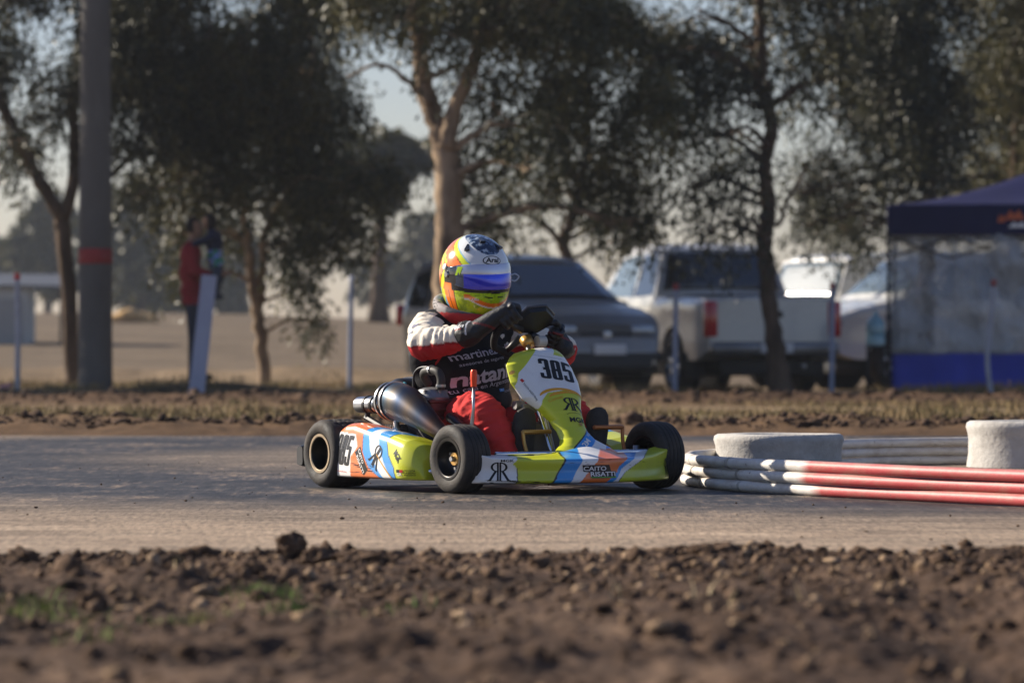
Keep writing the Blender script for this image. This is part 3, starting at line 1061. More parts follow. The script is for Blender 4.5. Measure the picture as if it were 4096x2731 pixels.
# far trees fading in the dust
def far_tree(px, top, bot, wid, Y, seed, label, leafm=None, n=14):
    rg = np.random.default_rng(seed)
    s = 9000 / Y
    cl_ = []
    for _ in range(n):
        cl_.append((px + rg.normal(0, wid * 0.28), rg.uniform(top, bot), wid / s * 0.3, (bot - top) / s * 0.22, 70))
    tree(label, Y, [[(px, 760, 0.3), (px + 5, (bot + top) / 2, 0.15), (px, top + 15, 0.06)]], cl_, M_BARK, leafm or M_LEAF, seed, leaf=(0.6, 0.17), per=7, dens=1.0, group='far trees in the dust', depth=3, name='far_tree')
far_tree(30, 520, 640, 120, 240, 501, 'low hazy tree at the left border beyond the field')
far_tree(110, 470, 650, 130, 210, 502, 'hazy tree beyond the field left of the concrete pole')
far_tree(330, 440, 690, 170, 200, 503, 'hazy grey tree between the concrete pole and the person in red', n=18)
far_tree(420, 520, 700, 150, 230, 504, 'hazy tree right behind the person in red')
far_tree(530, 500, 690, 120, 240, 507, 'hazy tree showing between the person in red and the twin stems')
far_tree(880, 560, 660, 170, 250, 505, 'spreading hazy tree seen left of the helmet over the field', n=12)
far_tree(870, 300, 420, 100, 130, 506, 'tall grey tree top behind the dense twin stemmed tree', n=12)
far_tree(970, 500, 640, 120, 260, 508, 'hazy tree close beside the thick gum trunk', n=10)

# ================================================================== KART
KART_O = (0.1708, 14.9211, 0.0)
KART_RZ = R(33.5 - 90)
YEL, WHT, ORG, BLU, BLK, AMB = lin('#c3c92a'), lin('#e6e4e0'), lin('#e0702a'), lin('#2f8fd8'), lin('#15151a'), lin('#d99a1c')
M_PAINT = mat('printed_bodywork', '#ffffff', 0.3, attr='Col', coat=0.35, dirt=0.12, dirt_col='#7a6a58', dscale=14, spec=0.5)
M_BLACKP = mat('black_print', '#121215', 0.35, spec=0.4)
M_WHITEP = mat('white_print', '#e4e2de', 0.35)
M_GREENP = mat('green_print', '#4fae32', 0.4)
M_REDP = mat('red_print', '#c0231c', 0.4)
M_AMBERP = mat('amber_print', '#dc9a18', 0.4)
M_BLUEP = mat('blue_print', '#2d7cc8', 0.4)
M_RUBBER = mat('tyre_rubber', '#232323', 0.62, var=0.25, vscale=30, dirt=0.55, dirt_col='#5b5148', dscale=16, bump=0.25, bscale=120, spec=0.35)
M_CHROME = mat('chrome_tube', '#cfd2d6', 0.12, 1.0)
M_STEEL = mat('brushed_steel', '#a4a5a8', 0.3, 1.0, var=0.15, vscale=25)
M_ALU = mat('cast_aluminium', '#8f8f90', 0.5, 0.8, var=0.25, vscale=30, bump=0.2, bscale=90, dirt=0.3, dirt_col='#2c2824')
M_ENGINE = mat('engine_grey', '#4d4b4d', 0.55, 0.4, var=0.3, vscale=25, bump=0.3, bscale=70, dirt=0.4, dirt_col='#2a2522')
M_ENGRED = mat('oily_red_engine', '#5e2724', 0.5, 0.2, var=0.4, vscale=25, bump=0.3, bscale=70)
M_GOLD = mat('gold_anodised', '#bd9146', 0.3, 0.45, coat=0.3)
M_COPPER = mat('copper_anodised', '#b0692f', 0.35, 0.45, coat=0.3)
M_BLACK = mat('black_plastic', '#17171a', 0.45, var=0.2, vscale=40)
M_HOSE = mat('rubber_hose', '#2c2926', 0.6, var=0.2, vscale=30)
M_MAG = mat('dark_wheel_rim', '#24211f', 0.35, 0.7, var=0.2, vscale=30)
M_LIP = mat('worn_rim_lip', '#a5947c', 0.4, 0.85, var=0.25, vscale=40)
M_TRAY = mat('floor_tray', '#6a6864', 0.5, 0.6, dirt=0.5)
M_KNOB = mat('orange_grip', '#e0461a', 0.35, 0.3)
def pipe_mat():
    """heat tinted steel: straw, brown and blue rings along the pipe"""
    m, nt, b = new_mat('heat_tinted_pipe')
    tc = nt.nodes.new('ShaderNodeTexCoord')
    sp = nt.nodes.new('ShaderNodeSeparateXYZ')
    nt.links.new(tc.outputs['Object'], sp.inputs[0])
    n = noise_node(nt, 14, 5, 0.6)
    ad = nt.nodes.new('ShaderNodeMath')
    ad.operation = 'MULTIPLY_ADD'
    nt.links.new(n.outputs['Fac'], ad.inputs[0])
    ad.inputs[1].default_value = 0.06
    nt.links.new(sp.outputs['X'], ad.inputs[2])
    mr = nt.nodes.new('ShaderNodeMapRange')
    mr.inputs['From Min'].default_value = -0.6
    mr.inputs['From Max'].default_value = -0.1
    nt.links.new(ad.outputs[0], mr.inputs['Value'])
    r = ramp(nt, mr.outputs[0], [(0.0, lin('#626c70')), (0.12, lin('#425a66')), (0.22, lin('#665a4a')), (0.32, lin('#35495a')), (0.42, lin('#5a544c')), (0.52, lin('#2c3a50')), (0.64, lin('#50463e')), (0.76, lin('#283446')), (0.88, lin('#44302a')), (1.0, lin('#2c2b30'))])
    nt.links.new(r.outputs[0], b.inputs['Base Color'])
    b.inputs['Metallic'].default_value = 0.9
    b.inputs['Roughness'].default_value = 0.46
    return m
M_PIPE = pipe_mat()

kart = empty('racing_kart', KART_O, KART_RZ)
tag(kart, 'yellow and white racing kart with orange and blue stripes, number 385, cornering', 'kart')

# ---- wheels
def tyre_profile(r, w, bead, grooves):
    pts = [(bead, -w * 0.40), (bead + 0.006, -w * 0.46), (bead + (r - bead) * 0.4, -w * 0.52), (bead + (r - bead) * 0.72, -w * 0.51), (r - 0.009, -w * 0.455), (r - 0.003, -w * 0.40)]
    n = 28
    for i in range(n + 1):
        t = -0.37 + 0.74 * i / n
        g = 0.0
        for gx in grooves:
            if abs(t - gx) < 0.016:
                g = 0.0035
        pts.append((r - 0.0035 * (t / 0.4) ** 2 - g, w * t))
    pts += [(a, -b) for a, b in [(r - 0.003, -w * 0.40), (r - 0.009, -w * 0.455), (bead + (r - bead) * 0.72, -w * 0.51), (bead + (r - bead) * 0.4, -w * 0.52), (bead + 0.006, -w * 0.46), (bead, -w * 0.40)]]
    return pts

def wheel(a, b, r, w, side, rear, steer=0.0):
    """side -1: outer face to the right of the kart"""
    root = MB()
    M = Matrix.Rotation(R(steer), 4, 'Z')
    bead = 0.070 if not rear else 0.068
    root.lathe([(0.0, -0.03 * 1), (0.024, -0.03), (0.028, 0.0), (0.028, 0.03), (0.0, 0.03)], 24, M)
    hub = root.build('wheel', M_GOLD if not rear else M_MAG, kart)
    hub.location = (a, b, r)
    autosmooth(hub)
    t = MB()
    prof = tyre_profile(r, w, bead, (-0.24, -0.08, 0.08, 0.24) if not rear else (-0.2, 0.0, 0.2))
    t.lathe(prof, 144 if rear else 96, M)
    if rear:      # cross cuts of the rain tread
        npf = len(prof)
        for k in range(144):
            if k % 6 < 2:
                for j in range(8, npf - 8):
                    v = Vector(t.v[k * npf + j])
                    t.v[k * npf + j] = (v.x * (1 - 0.028), v.y, v.z * (1 - 0.028)) if (j + k // 6) % 4 else tuple(v)
    ty = t.build('tyre', M_RUBBER, hub)
    autosmooth(ty, 50)
    rm = MB()
    s = side
    rm.lathe([(bead + 0.008, s * w * 0.475), (bead + 0.009, s * w * 0.43), (bead - 0.001, s * w * 0.41), (bead - 0.004, s * w * 0.2), (bead - 0.012, s * w * 0.1), (bead - 0.012, -s * w * 0.3), (bead, -s * w * 0.41), (bead + 0.008, -s * w * 0.43), (bead + 0.008, -s * w * 0.475), (bead - 0.002, -s * w * 0.47), (bead - 0.016, -s * w * 0.3), (bead - 0.016, s * w * 0.05), (0.03, s * w * 0.0), (0.03, s * w * 0.06), (bead - 0.018, s * w * 0.12), (bead - 0.008, s * w * 0.22), (bead - 0.005, s * w * 0.40), (bead + 0.004, s * w * 0.475)], 64, M, closed=True)
    ro = rm.build('rim', M_MAG, hub)
    autosmooth(ro, 40)
    lp = MB()
    lp.lathe([(bead + 0.0085, s * w * 0.478), (bead + 0.0085, s * w * 0.492), (bead - 0.001, s * w * 0.492), (bead - 0.004, s * w * 0.478)], 64, M, closed=True)
    lo = lp.build('rim_lip', M_LIP if rear else M_MAG, hub)
    autosmooth(lo, 40)
    nt_ = MB()
    nt_.lathe([(0, s * 0.045), (0.009, s * 0.045), (0.011, s * 0.03), (0.018, s * 0.028), (0.018, s * 0.01)], 12, M)
    for k in range(3):
        an = k * 2.094 + 0.5
        p = Vector((math.cos(an) * 0.036, s * 0.012, math.sin(an) * 0.036))
        nt_.lathe([(0, s * 0.014), (0.006, s * 0.014), (0.006, 0)], 6, M @ Matrix.Translation(p))
    autosmooth(nt_.build('axle_nut', M_STEEL, hub))
    return hub
wheel(0, -0.437, 0.130, 0.118, -1, False, 3)
wheel(0, 0.455, 0.131, 0.118, 1, False, 4)
wheel(-0.82, -0.468, 0.134, 0.195, -1, True)
wheel(-0.82, 0.468, 0.134, 0.195, 1, True)

# ---- chassis: tubes, tray, axle
mb = MB()
for s in (-1, 1):
    mb.tube([tuple(q) for q in spline([(0.16, s * 0.16, 0.06), (0.02, s * 0.26, 0.055), (-0.25, s * 0.31, 0.055), (-0.55, s * 0.30, 0.055), (-0.9, s * 0.29, 0.07)], 8)], 0.015, 12)
    mb.tube([(0.02, s * 0.24, 0.06), (0.0, s * 0.38, 0.09)], 0.014, 10)
mb.tube([(0.16, -0.16, 0.06), (0.18, 0, 0.06), (0.16, 0.16, 0.06)], 0.015, 12)
mb.tube([(-0.3, -0.31, 0.055), (-0.3, 0.31, 0.055)], 0.014, 10)
mb.tube([(-0.9, -0.29, 0.07), (-0.9, 0.29, 0.07)], 0.014, 10)
mb.build('chassis_frame', M_BLACK, kart)
mb = MB().box((-0.08, 0, 0.043), (0.5, 0.5, 0.004))
mb.build('floor_tray', M_TRAY, kart, False)
mb = MB().tube([(-0.82, -0.47, 0.134), (-0.82, 0.47, 0.134)], 0.025, 20)
mb.build('rear_axle', M_STEEL, kart)
mb = MB().lathe([(0.03, -0.004), (0.09, -0.004), (0.09, 0.004), (0.03, 0.004)], 40, Matrix.Translation((-0.82, 0.12, 0.134)), True)
autosmooth(mb.build('brake_disc', M_STEEL, kart))
mb = MB().lathe([(0.03, -0.003), (0.085, -0.003), (0.085, 0.003), (0.03, 0.003)], 40, Matrix.Translation((-0.82, -0.33, 0.134)), True)
autosmooth(mb.build('sprocket', M_GOLD, kart))
# side bumpers and front hoop in chrome
for s in (-1, 1):
    pts = [(-0.12, s * 0.31, 0.06), (-0.14, s * 0.44, 0.075), (-0.2, s * 0.48, 0.08), (-0.62, s * 0.48, 0.08), (-0.67, s * 0.44, 0.075), (-0.68, s * 0.31, 0.06)]
    MB().tube([tuple(q) for q in spline(pts, 5)], 0.01, 10).build('side_bumper', M_CHROME, kart)
pts = [(0.08, -0.12, 0.06), (0.16, -0.13, 0.09), (0.17, -0.15, 0.13), (0.11, -0.33, 0.146), (0.115, -0.36, 0.14)]
MB().tube([tuple(q) for q in spline([(0.10, -0.345, 0.148), (0.102, -0.15, 0.148), (0.104, 0.15, 0.148), (0.10, 0.40, 0.150)], 4)], 0.009, 10).build('front_bumper', M_CHROME, kart)
for s in (-1, 1):
    MB().tube([(0.102, s * 0.13, 0.148), (0.10, s * 0.13, 0.10), (0.06, s * 0.14, 0.06)], 0.009, 10).build('bumper_strut', M_CHROME, kart)
# rear bumper in black plastic
mb = MB()
secs = []
for t in np.linspace(-1, 1, 41):
    b = t * 0.565
    a = -1.0 + 0.03 * abs(t) ** 6
    sc = 1 - 0.25 * abs(t) ** 12
    loop = []
    for k in range(20):
        an = 2 * math.pi * k / 20
        ca, sa = math.cos(an), math.sin(an)
        loop.append((a + 0.03 * math.copysign(abs(ca) ** 0.5, ca) * sc, b, 0.122 + 0.05 * math.copysign(abs(sa) ** 0.4, sa) * sc))
    secs.append(loop)
mb.loft(secs)
autosmooth(mb.build('rear_bumper', M_BLACK, kart), 60)
for s in (-1, 1):
    MB().tube([(-1.0, s * 0.25, 0.12), (-0.88, s * 0.28, 0.08)], 0.012, 10).build('bumper_strut', M_CHROME, kart)

# ---- sidepods
SP_TOP = ([-0.735, -0.70, -0.66, -0.60, -0.50, -0.34, -0.235, -0.19, -0.162, -0.146], [0.226, 0.24, 0.253, 0.256, 0.240, 0.217, 0.197, 0.178, 0.135, 0.06])
def sidepod(side):
    secs = []
    av = np.concatenate([np.linspace(-0.735, -0.24, 170), np.linspace(-0.239, -0.146, 60)])
    for a in av:
        zt = interp(a, *SP_TOP)
        zb = 0.047
        endf = 1 - 0.10 * max(0, (a + 0.26) / 0.115) ** 2
        bo = 0.552 * endf - 0.01 * max(0, (-0.66 - a) / 0.075) ** 2
        bi = 0.37
        lo = min(0.03, (zt - zb) * 0.3)
        ctrl = [(bi, zb), (bo - 0.05, zb - 0.002), (bo - 0.012, zb), (bo, zb + lo * 0.5), (bo + 0.004, zb + (zt - zb) * 0.4), (bo - 0.004, zb + (zt - zb) * 0.7), (bo - 0.014, zt - lo * 0.6), (bo - 0.035, zt - lo * 0.1), (bo - 0.075, zt), (bi + 0.01, zt - lo * 0.5)]
        loop = [(a, side * q[0], q[1]) for q in spline(ctrl, 8)]
        secs.append(loop)
    mb = MB()
    mb.loft(secs)
    return mb
o2b = [(-0.497, 0.26), (-0.497, 0.244), (-0.523, 0.214), (-0.51, 0.147), (-0.464, 0.086), (-0.381, 0.044), (-0.37, 0.03)]
b2w = [(-0.45, 0.26), (-0.457, 0.235), (-0.48, 0.209), (-0.46, 0.156), (-0.415, 0.097), (-0.366, 0.044), (-0.36, 0.03)]
w2b = [(-0.415, 0.26), (-0.415, 0.23), (-0.413, 0.204), (-0.392, 0.157), (-0.347, 0.099), (-0.306, 0.045), (-0.3, 0.03)]
b2y = [(-0.332, 0.26), (-0.336, 0.215), (-0.351, 0.19), (-0.328, 0.143), (-0.284, 0.093), (-0.278, 0.045), (-0.278, 0.03)]
SP_WHITE = [(-0.8, 0.228), (-0.577, 0.213), (-0.554, 0.166), (-0.597, 0.125), (-0.614, 0.0), (-0.8, 0.0)]
def bx_at(z, line):
    zs = [p[1] for p in line][::-1]
    xs = [p[0] for p in line][::-1]
    return float(np.interp(z, zs, xs))
def sp_col(co):
    a, z = co.x, co.z
    if inpoly(a, z, SP_WHITE):
        return WHT
    if a < bx_at(z, o2b) - 0.004:
        return ORG
    if a < bx_at(z, o2b):
        return BLK
    if a < bx_at(z, b2w):
        return BLU
    if a < bx_at(z, w2b):
        return WHT
    if a < bx_at(z, b2y) - 0.003:
        return BLU
    if a < bx_at(z, b2y) + 0.003:
        return BLK
    return YEL
sp = autosmooth(paint(sidepod(-1).build('sidepod', M_PAINT, kart), sp_col), 60)
sp['label'] = 'right sidepod in white, orange, blue and yellow with number 385'
sp2 = autosmooth(paint(sidepod(1).build('sidepod', M_PAINT, kart), sp_col), 60)

# ---- front nose
def nose_front(b):
    return 0.31 - 0.95 * b * b
def nose_edge(b):
    return interp(b, [-0.455, -0.40, -0.30, -0.2, 0.0, 0.2, 0.30, 0.36, 0.44, 0.452], [0.156, 0.138, 0.130, 0.130, 0.132, 0.132, 0.138, 0.148, 0.160, 0.160])
def nose_mesh():
    secs = []
    for b in np.linspace(-0.452, 0.450, 300):
        a0, ze = nose_front(b), nose_edge(b)
        zb = 0.040
        k = abs(b / 0.452)
        curl = 0.02 * max(0, (k - 0.93) / 0.07) ** 2
        ctrl = [(a0 - 0.14, zb + 0.006), (a0 - 0.05, zb), (a0 - 0.012, zb + 0.001), (a0 - 0.002, zb + 0.012), (a0 - 0.004 - 0.012 * k, zb + (ze - zb) * 0.5), (a0 - 0.004 - 0.006 * k, ze - 0.014), (a0 - 0.010, ze - 0.002), (a0 - 0.03, ze + 0.004)]
        deck = 0.09 if abs(b) > 0.19 else 0.12
        deck = deck if abs(b) < 0.30 else 0.09 - 0.05 * (abs(b) - 0.30) / 0.15
        hump = 0.03 * math.exp(-((b - 0.03) / 0.13) ** 2)
        ctrl += [(a0 - 0.03 - deck * 0.5, ze + 0.008 + hump * 0.5), (a0 - 0.03 - deck, ze + 0.010 + hump), (a0 - 0.036 - deck, ze - 0.006 + hump * 0.5), (a0 - 0.05 - deck * 0.5, ze - 0.02)]
        secs.append([(q[0] - curl, b, q[1]) for q in spline(ctrl, 7)])
    mb = MB()
    mb.loft(secs)
    return mb
def nose_line(z, p, q):
    """stripe boundary: b at height z through two (b, z) points"""
    return p[0] + (q[0] - p[0]) * (z - p[1]) / (q[1] - p[1])
def nose_col(co):
    b = co.y
    z = co.z + max(0.0, nose_front(co.y) - 0.02 - co.x) * 0.55 if co.z > 0.11 else co.z
    wb = interp(z, [0.04, 0.093, 0.113, 0.134, 0.16], [-0.321, -0.314, -0.328, -0.311, -0.29])
    if b < wb - 0.002:
        return WHT
    if b < wb + 0.001:
        return BLK if z < 0.1 else YEL
    l1 = nose_line(z, (-0.139, 0.143), (-0.195, 0.045))
    l2 = nose_line(z, (-0.075, 0.142), (-0.133, 0.044))
    l3 = nose_line(z, (-0.004, 0.141), (-0.097, 0.044))
    l4 = interp(z, [0.044, 0.081, 0.101, 0.134, 0.2], [0.02, 0.07, 0.081, 0.135, 0.2])
    l5 = interp(z, [0.044, 0.058, 0.093, 0.133, 0.2], [0.05, 0.07, 0.095, 0.175, 0.28])
    l6 = interp(z, [0.048, 0.077, 0.136, 0.2], [0.076, 0.108, 0.239, 0.36])
    if b < l1 - 0.007:
        return YEL
    if b < l1:
        return BLK
    if b < l2:
        return BLU
    if b < l3:
        return WHT
    if b < l4:
        return ORG
    if b < l5:
        return BLU
    if b < l6:
        return WHT
    if b < l6 + 0.004:
        return BLK
    return YEL
nose = autosmooth(paint(nose_mesh().build('front_nose', M_PAINT, kart), nose_col), 60)
nose['label'] = 'wide front nose, yellow with white tip and diagonal blue, white and orange stripes'

# ---- number panel standing on the nose
PL = ([0.135, 0.166, 0.185, 0.208, 0.238, 0.277, 0.317, 0.36, 0.419, 0.485, 0.515, 0.533, 0.547, 0.550], [-0.11, -0.095, -0.058, -0.034, -0.03, -0.042, -0.078, -0.127, -0.152, -0.146, -0.118, -0.086, -0.03, 0.0])
PR = ([0.135, 0.151, 0.174, 0.202, 0.229, 0.26, 0.315, 0.362, 0.417, 0.469, 0.525, 0.540, 0.548, 0.550], [0.185, 0.178, 0.165, 0.118, 0.10, 0.105, 0.121, 0.150, 0.160, 0.153, 0.129, 0.118, 0.104, 0.09])
PA = ([0.12, 0.15, 0.17, 0.25, 0.35, 0.45, 0.545, 0.56], [0.235, 0.185, 0.155, 0.075, 0.0, -0.065, -0.12, -0.14])
def panel_mesh():
    nu, nv = 130, 230
    V, F = [], []
    for j in range(nv):
        z = 0.138 + (0.550 - 0.138) * j / (nv - 1)
        l, r = interp(z, *PL), interp(z, *PR)
        a = interp(z, *PA)
        w = (r - l) / 2
        for i in range(nu):
            s = -1 + 2 * i / (nu - 1)
            b = (l + r) / 2 + w * s
            back = 0.018 * abs(s) ** 2 + 0.028 * abs(s) ** 8
            if z > 0.5:
                back += 0.03 * ((z - 0.5) / 0.05) ** 3
            if z < 0.2:
                back *= (z - 0.1) / 0.1
            V.append((a - back, b, z - 0.25 * back + (0.004 if z > 0.3 else 0)))
    for j in range(nv - 1):
        for i in range(nu - 1):
            q = j * nu + i
            F.append((q, q + 1, q + nu + 1, q + nu))
    return mk('number_panel', V, F, M_PAINT, kart)
P_WHITE = [(-0.039, 0.519), (0.022, 0.56), (0.10, 0.56), (0.055, 0.519), (0.12, 0.507), (0.138, 0.465), (0.146, 0.413), (0.142, 0.378), (0.128, 0.362), (0.051, 0.384), (-0.032, 0.375), (-0.063, 0.348), (-0.077, 0.312), (-0.14, 0.352), (-0.142, 0.40), (-0.120, 0.45)]
def panel_col(co):
    b, z = co.y, co.z
    if inpoly(b, z, P_WHITE):
        return WHT if not (abs(z - 0.519 + (b + 0.039) * 0.13) < 0.002 and b < 0.09) else lin('#c9c9cc')
    if z < 0.27:
        l1 = -0.139 + (z - 0.141) * (0.104 + 0.075) / (0.245 - 0.141)
        l1 = nose_line(z, (-0.068, 0.141), (0.104, 0.245))
        l2 = nose_line(z, (0.0, 0.138), (0.117, 0.208))
        l3 = nose_line(z, (0.08, 0.138), (0.15, 0.185))
        l4 = nose_line(z, (0.12, 0.138), (0.17, 0.180))
        if b > l4:
            return ORG
        if b > l3:
            return BLU if z > 0.165 else ORG
        if b > l2:
            return WHT
        if b > l1 + 0.004:
            return BLU
        if b > l1 - 0.004:
            return BLK
    return YEL
panel = paint(panel_mesh(), panel_col)
panel['label'] = 'upright front panel, white with black number 385 and yellow borders'
shell(panel, 0.004)

# ---- emblems and lettering
def rr_polys():
    out = []
    for s in (1, -1):
        ring = []
        for k in range(17):
            an = R(90 - 180 * k / 16)
            ring.append((0.06 + 0.31 * math.cos(an), 0.24 + 0.26 * math.sin(an)))
        for k in range(17):
            an = R(-90 + 180 * k / 16)
            ring.append((0.06 + 0.21 * math.cos(an), 0.24 + 0.205 * math.sin(an)))
        out.append([(s * x, y) for x, y in ring])
        out.append([(s * x, y) for x, y in [(0.015, 0.5), (0.095, 0.5), (0.095, -0.5), (0.015, -0.5)]])
        out.append([(s * x, y) for x, y in [(0.09, 0.02), (0.20, 0.03), (0.44, -0.42), (0.52, -0.46), (0.52, -0.5), (0.36, -0.5)]])
        out.append([(s * x, y) for x, y in [(0.0, -0.455), (0.15, -0.47), (0.15, -0.5), (0.0, -0.5)]])
    return poly_fill(out)
def arc_poly(cx, cy, rx, ry, a0, a1, th0, th1, n=20):
    o_, i_ = [], []
    for k in range(n + 1):
        t = k / n
        an = R(a0 + (a1 - a0) * t)
        th = th0 + (th1 - th0) * math.sin(math.pi * t)
        o_.append((cx + rx * math.cos(an), cy + ry * math.sin(an)))
        i_.append((cx + (rx - th) * math.cos(an), cy + (ry - th) * math.sin(an)))
    return o_ + i_[::-1]
RRP = rr_polys()
RECT = poly_fill([[(-0.5, -0.5), (0.5, -0.5), (0.5, 0.5), (-0.5, 0.5)]])
DISC = poly_fill([[(0.5 * math.cos(2 * math.pi * k / 28), 0.5 * math.sin(2 * math.pi * k / 28)) for k in range(28)]])

bp_ = bvh_of(panel)
PU, PV = (0, 1, 0), (-0.56, 0, 0.83)
def on_panel(nm, vf, size, b, z, m, rot=0.0, off=0.0014, par=None):
    u = Vector(PU) * math.cos(R(rot)) + Vector(PV).normalized() * math.sin(R(rot))
    v = -Vector(PU) * math.sin(R(rot)) + Vector(PV).normalized() * math.cos(R(rot))
    return decal(nm, vf, size, (interp(z, *PA), b, z), u, v, bp_, m, par or panel, off)
def digit_polys():
    """bold condensed racing numerals 3 8 5, drawn as filled shapes"""
    W, T = 0.30, 0.112
    def ring(x0, y0, x1, y1, t, n=6, rad=0.09):
        def rr_(xa, ya, xb, yb, r):
            pts = []
            for cx, cy, a0 in ((xb - r, yb - r, 0), (xa + r, yb - r, 90), (xa + r, ya + r, 180), (xb - r, ya + r, 270)):
                for k in range(n + 1):
                    an = R(a0 + 90 * k / n)
                    pts.append((cx + r * math.cos(an), cy + r * math.sin(an)))
            return pts
        return rr_(x0, y0, x1, y1, rad), rr_(x0 + t, y0 + t * 0.8, x1 - t, y1 - t * 0.8, rad * 0.25)
    polys = []
    def strip(o_, i_):
        n = len(o_)
        for k in range(n):
            k2 = (k + 1) % n
            polys.append([o_[k], o_[k2], i_[k2], i_[k]])
    # 8
    strip(*ring(-0.15, -0.05, 0.15, 0.5, T + 0.02))
    strip(*ring(-0.155, -0.5, 0.155, 0.06, T + 0.02))
    # 3: two rings opened at their left
    def opened(x0, y0, x1, y1, gap_lo, gap_hi, t):
        o_, i_ = ring(x0, y0, x1, y1, t)
        n = len(o_)
        for k in range(n):
            k2 = (k + 1) % n
            cx = (o_[k][0] + o_[k2][0]) / 2
            cy = (o_[k][1] + o_[k2][1] + i_[k][1] + i_[k2][1]) / 4
            if cx < x0 + 0.10 and gap_lo < cy < gap_hi:
                continue
            polys.append([o_[k], o_[k2], i_[k2], i_[k]])
    opened(-0.50, -0.05, -0.20, 0.5, -0.2, 0.30, T + 0.02)
    opened(-0.50, -0.5, -0.19, 0.07, -0.30, 0.2, T + 0.02)
    polys.append([(-0.38, -0.03), (-0.26, -0.03), (-0.26, 0.07), (-0.38, 0.07)])
    polys.append([(-0.50, 0.24), (-0.395, 0.24), (-0.395, 0.42), (-0.50, 0.42)])
    polys.append([(-0.50, -0.42), (-0.395, -0.42), (-0.395, -0.22), (-0.50, -0.22)])
    # 5
    polys.append([(0.20, 0.5), (0.20, 0.02), (0.315, 0.02), (0.315, 0.5)])
    polys.append([(0.315, 0.5), (0.315, 0.36), (0.49, 0.36), (0.49, 0.5)])
    opened(0.20, -0.5, 0.51, 0.16, -0.26, 0.02, T + 0.02)
    polys.append([(0.20, -0.42), (0.305, -0.42), (0.305, -0.2), (0.20, -0.2)])
    return polys
def fill_each(polys):
    vs, fs = [], []
    for p in polys:
        n = len(vs)
        vs += p
        if len(p) == 4:
            fs.append((n, n + 1, n + 2, n + 3))
        else:
            for t in tessellate_polygon([[Vector((x, y, 0)) for x, y in p]]):
                fs.append(tuple(i + n for i in t))
    return vs, fs
NUM = fill_each(digit_polys())
on_panel('number', NUM, (0.152, 0.088), 0.044, 0.459, M_BLACKP, -7)
on_panel('emblem', RRP, (0.098, 0.062), 0.060, 0.330, M_BLACKP, -4)
on_panel('lettering', text_polys('MGK', 0.03, 0.1), (0.078, 0.024), 0.058, 0.272, M_BLACKP, -3)
on_panel('emblem', fill_each([arc_poly(0, -0.2, 0.5, 0.6, 20, 160, 0.02, 0.05)]), (0.085, 0.03), 0.056, 0.290, M_BLACKP, -3)
on_panel('emblem', fill_each([arc_poly(-0.05, -0.3, 0.55, 0.75, 40, 178, 0.02, 0.2), arc_poly(0.05, -0.45, 0.45, 0.6, 60, 175, 0.02, 0.18), arc_poly(0.12, -0.25, 0.38, 0.55, 10, 120, 0.02, 0.16)]), (0.19, 0.05), 0.045, 0.372, M_AMBERP, -3)
on_panel('lettering', text_polys('Comet', 0.0, 0.35), (0.075, 0.014), -0.005, 0.352, M_AMBERP, 14)
on_panel('lettering', text_polys('2M', 0.03), (0.05, 0.022), 0.040, 0.186, M_WHITEP, 40)
on_panel('lettering', text_polys('DESIGN', 0.01), (0.045, 0.010), 0.082, 0.222, M_WHITEP, 40)
on_panel('lettering', text_polys('TOYOTA GAZOO Racing', 0.01), (0.085, 0.009), -0.100, 0.385, M_BLACKP, -66)
on_panel('badge', RECT, (0.014, 0.010), -0.118, 0.428, M_REDP, -66)
for (b, z) in ((0.062, 0.255), (-0.138, 0.467)):
    q = on_panel('bolt', DISC, (0.016, 0.016), b, z, M_GOLD, 0, 0.003)
# raised fins behind the top edge
bn_ = bvh_of(nose)
def on_nose(nm, vf, size, b, z, m, tilt=0.0, off=0.0014):
    slope = 2 * 0.95 * b
    u = Vector((-slope, 1, 0)).normalized()
    v = Vector((0, 0, 1))
    if tilt:
        u, v = u * math.cos(R(tilt)) + v * math.sin(R(tilt)), v * math.cos(R(tilt)) - u * math.sin(R(tilt))
    return decal(nm, vf, size, (nose_front(b), b, z), u, v, bn_, m, nose, off)
on_nose('emblem', RRP, (0.085, 0.070), -0.378, 0.085, M_BLACKP)
on_nose('emblem', RRP, (0.05, 0.070), 0.415, 0.088, M_BLACKP)
on_nose('lettering', text_polys('MGK', 0.02), (0.05, 0.009), -0.352, 0.1255, M_BLACKP)
on_nose('plate', fill_each([[(-0.5, 0.5), (0.28, 0.5), (0.34, 0.02), (0.5, 0.0), (0.47, -0.5), (-0.25, -0.5), (-0.3, -0.05), (-0.47, 0.0)]]), (0.150, 0.050), -0.012, 0.083, M_BLACKP, 0, 0.0012)
on_nose('lettering', text_polys('CAITO', 0.02), (0.098, 0.017), -0.034, 0.0945, M_WHITEP, 0, 0.002)
on_nose('lettering', text_polys('RISATTI', 0.02), (0.112, 0.017), 0.002, 0.0735, M_WHITEP, 0, 0.002)
on_nose('underline', RECT, (0.118, 0.003), 0.004, 0.0612, M_GREENP, 0, 0.0022)

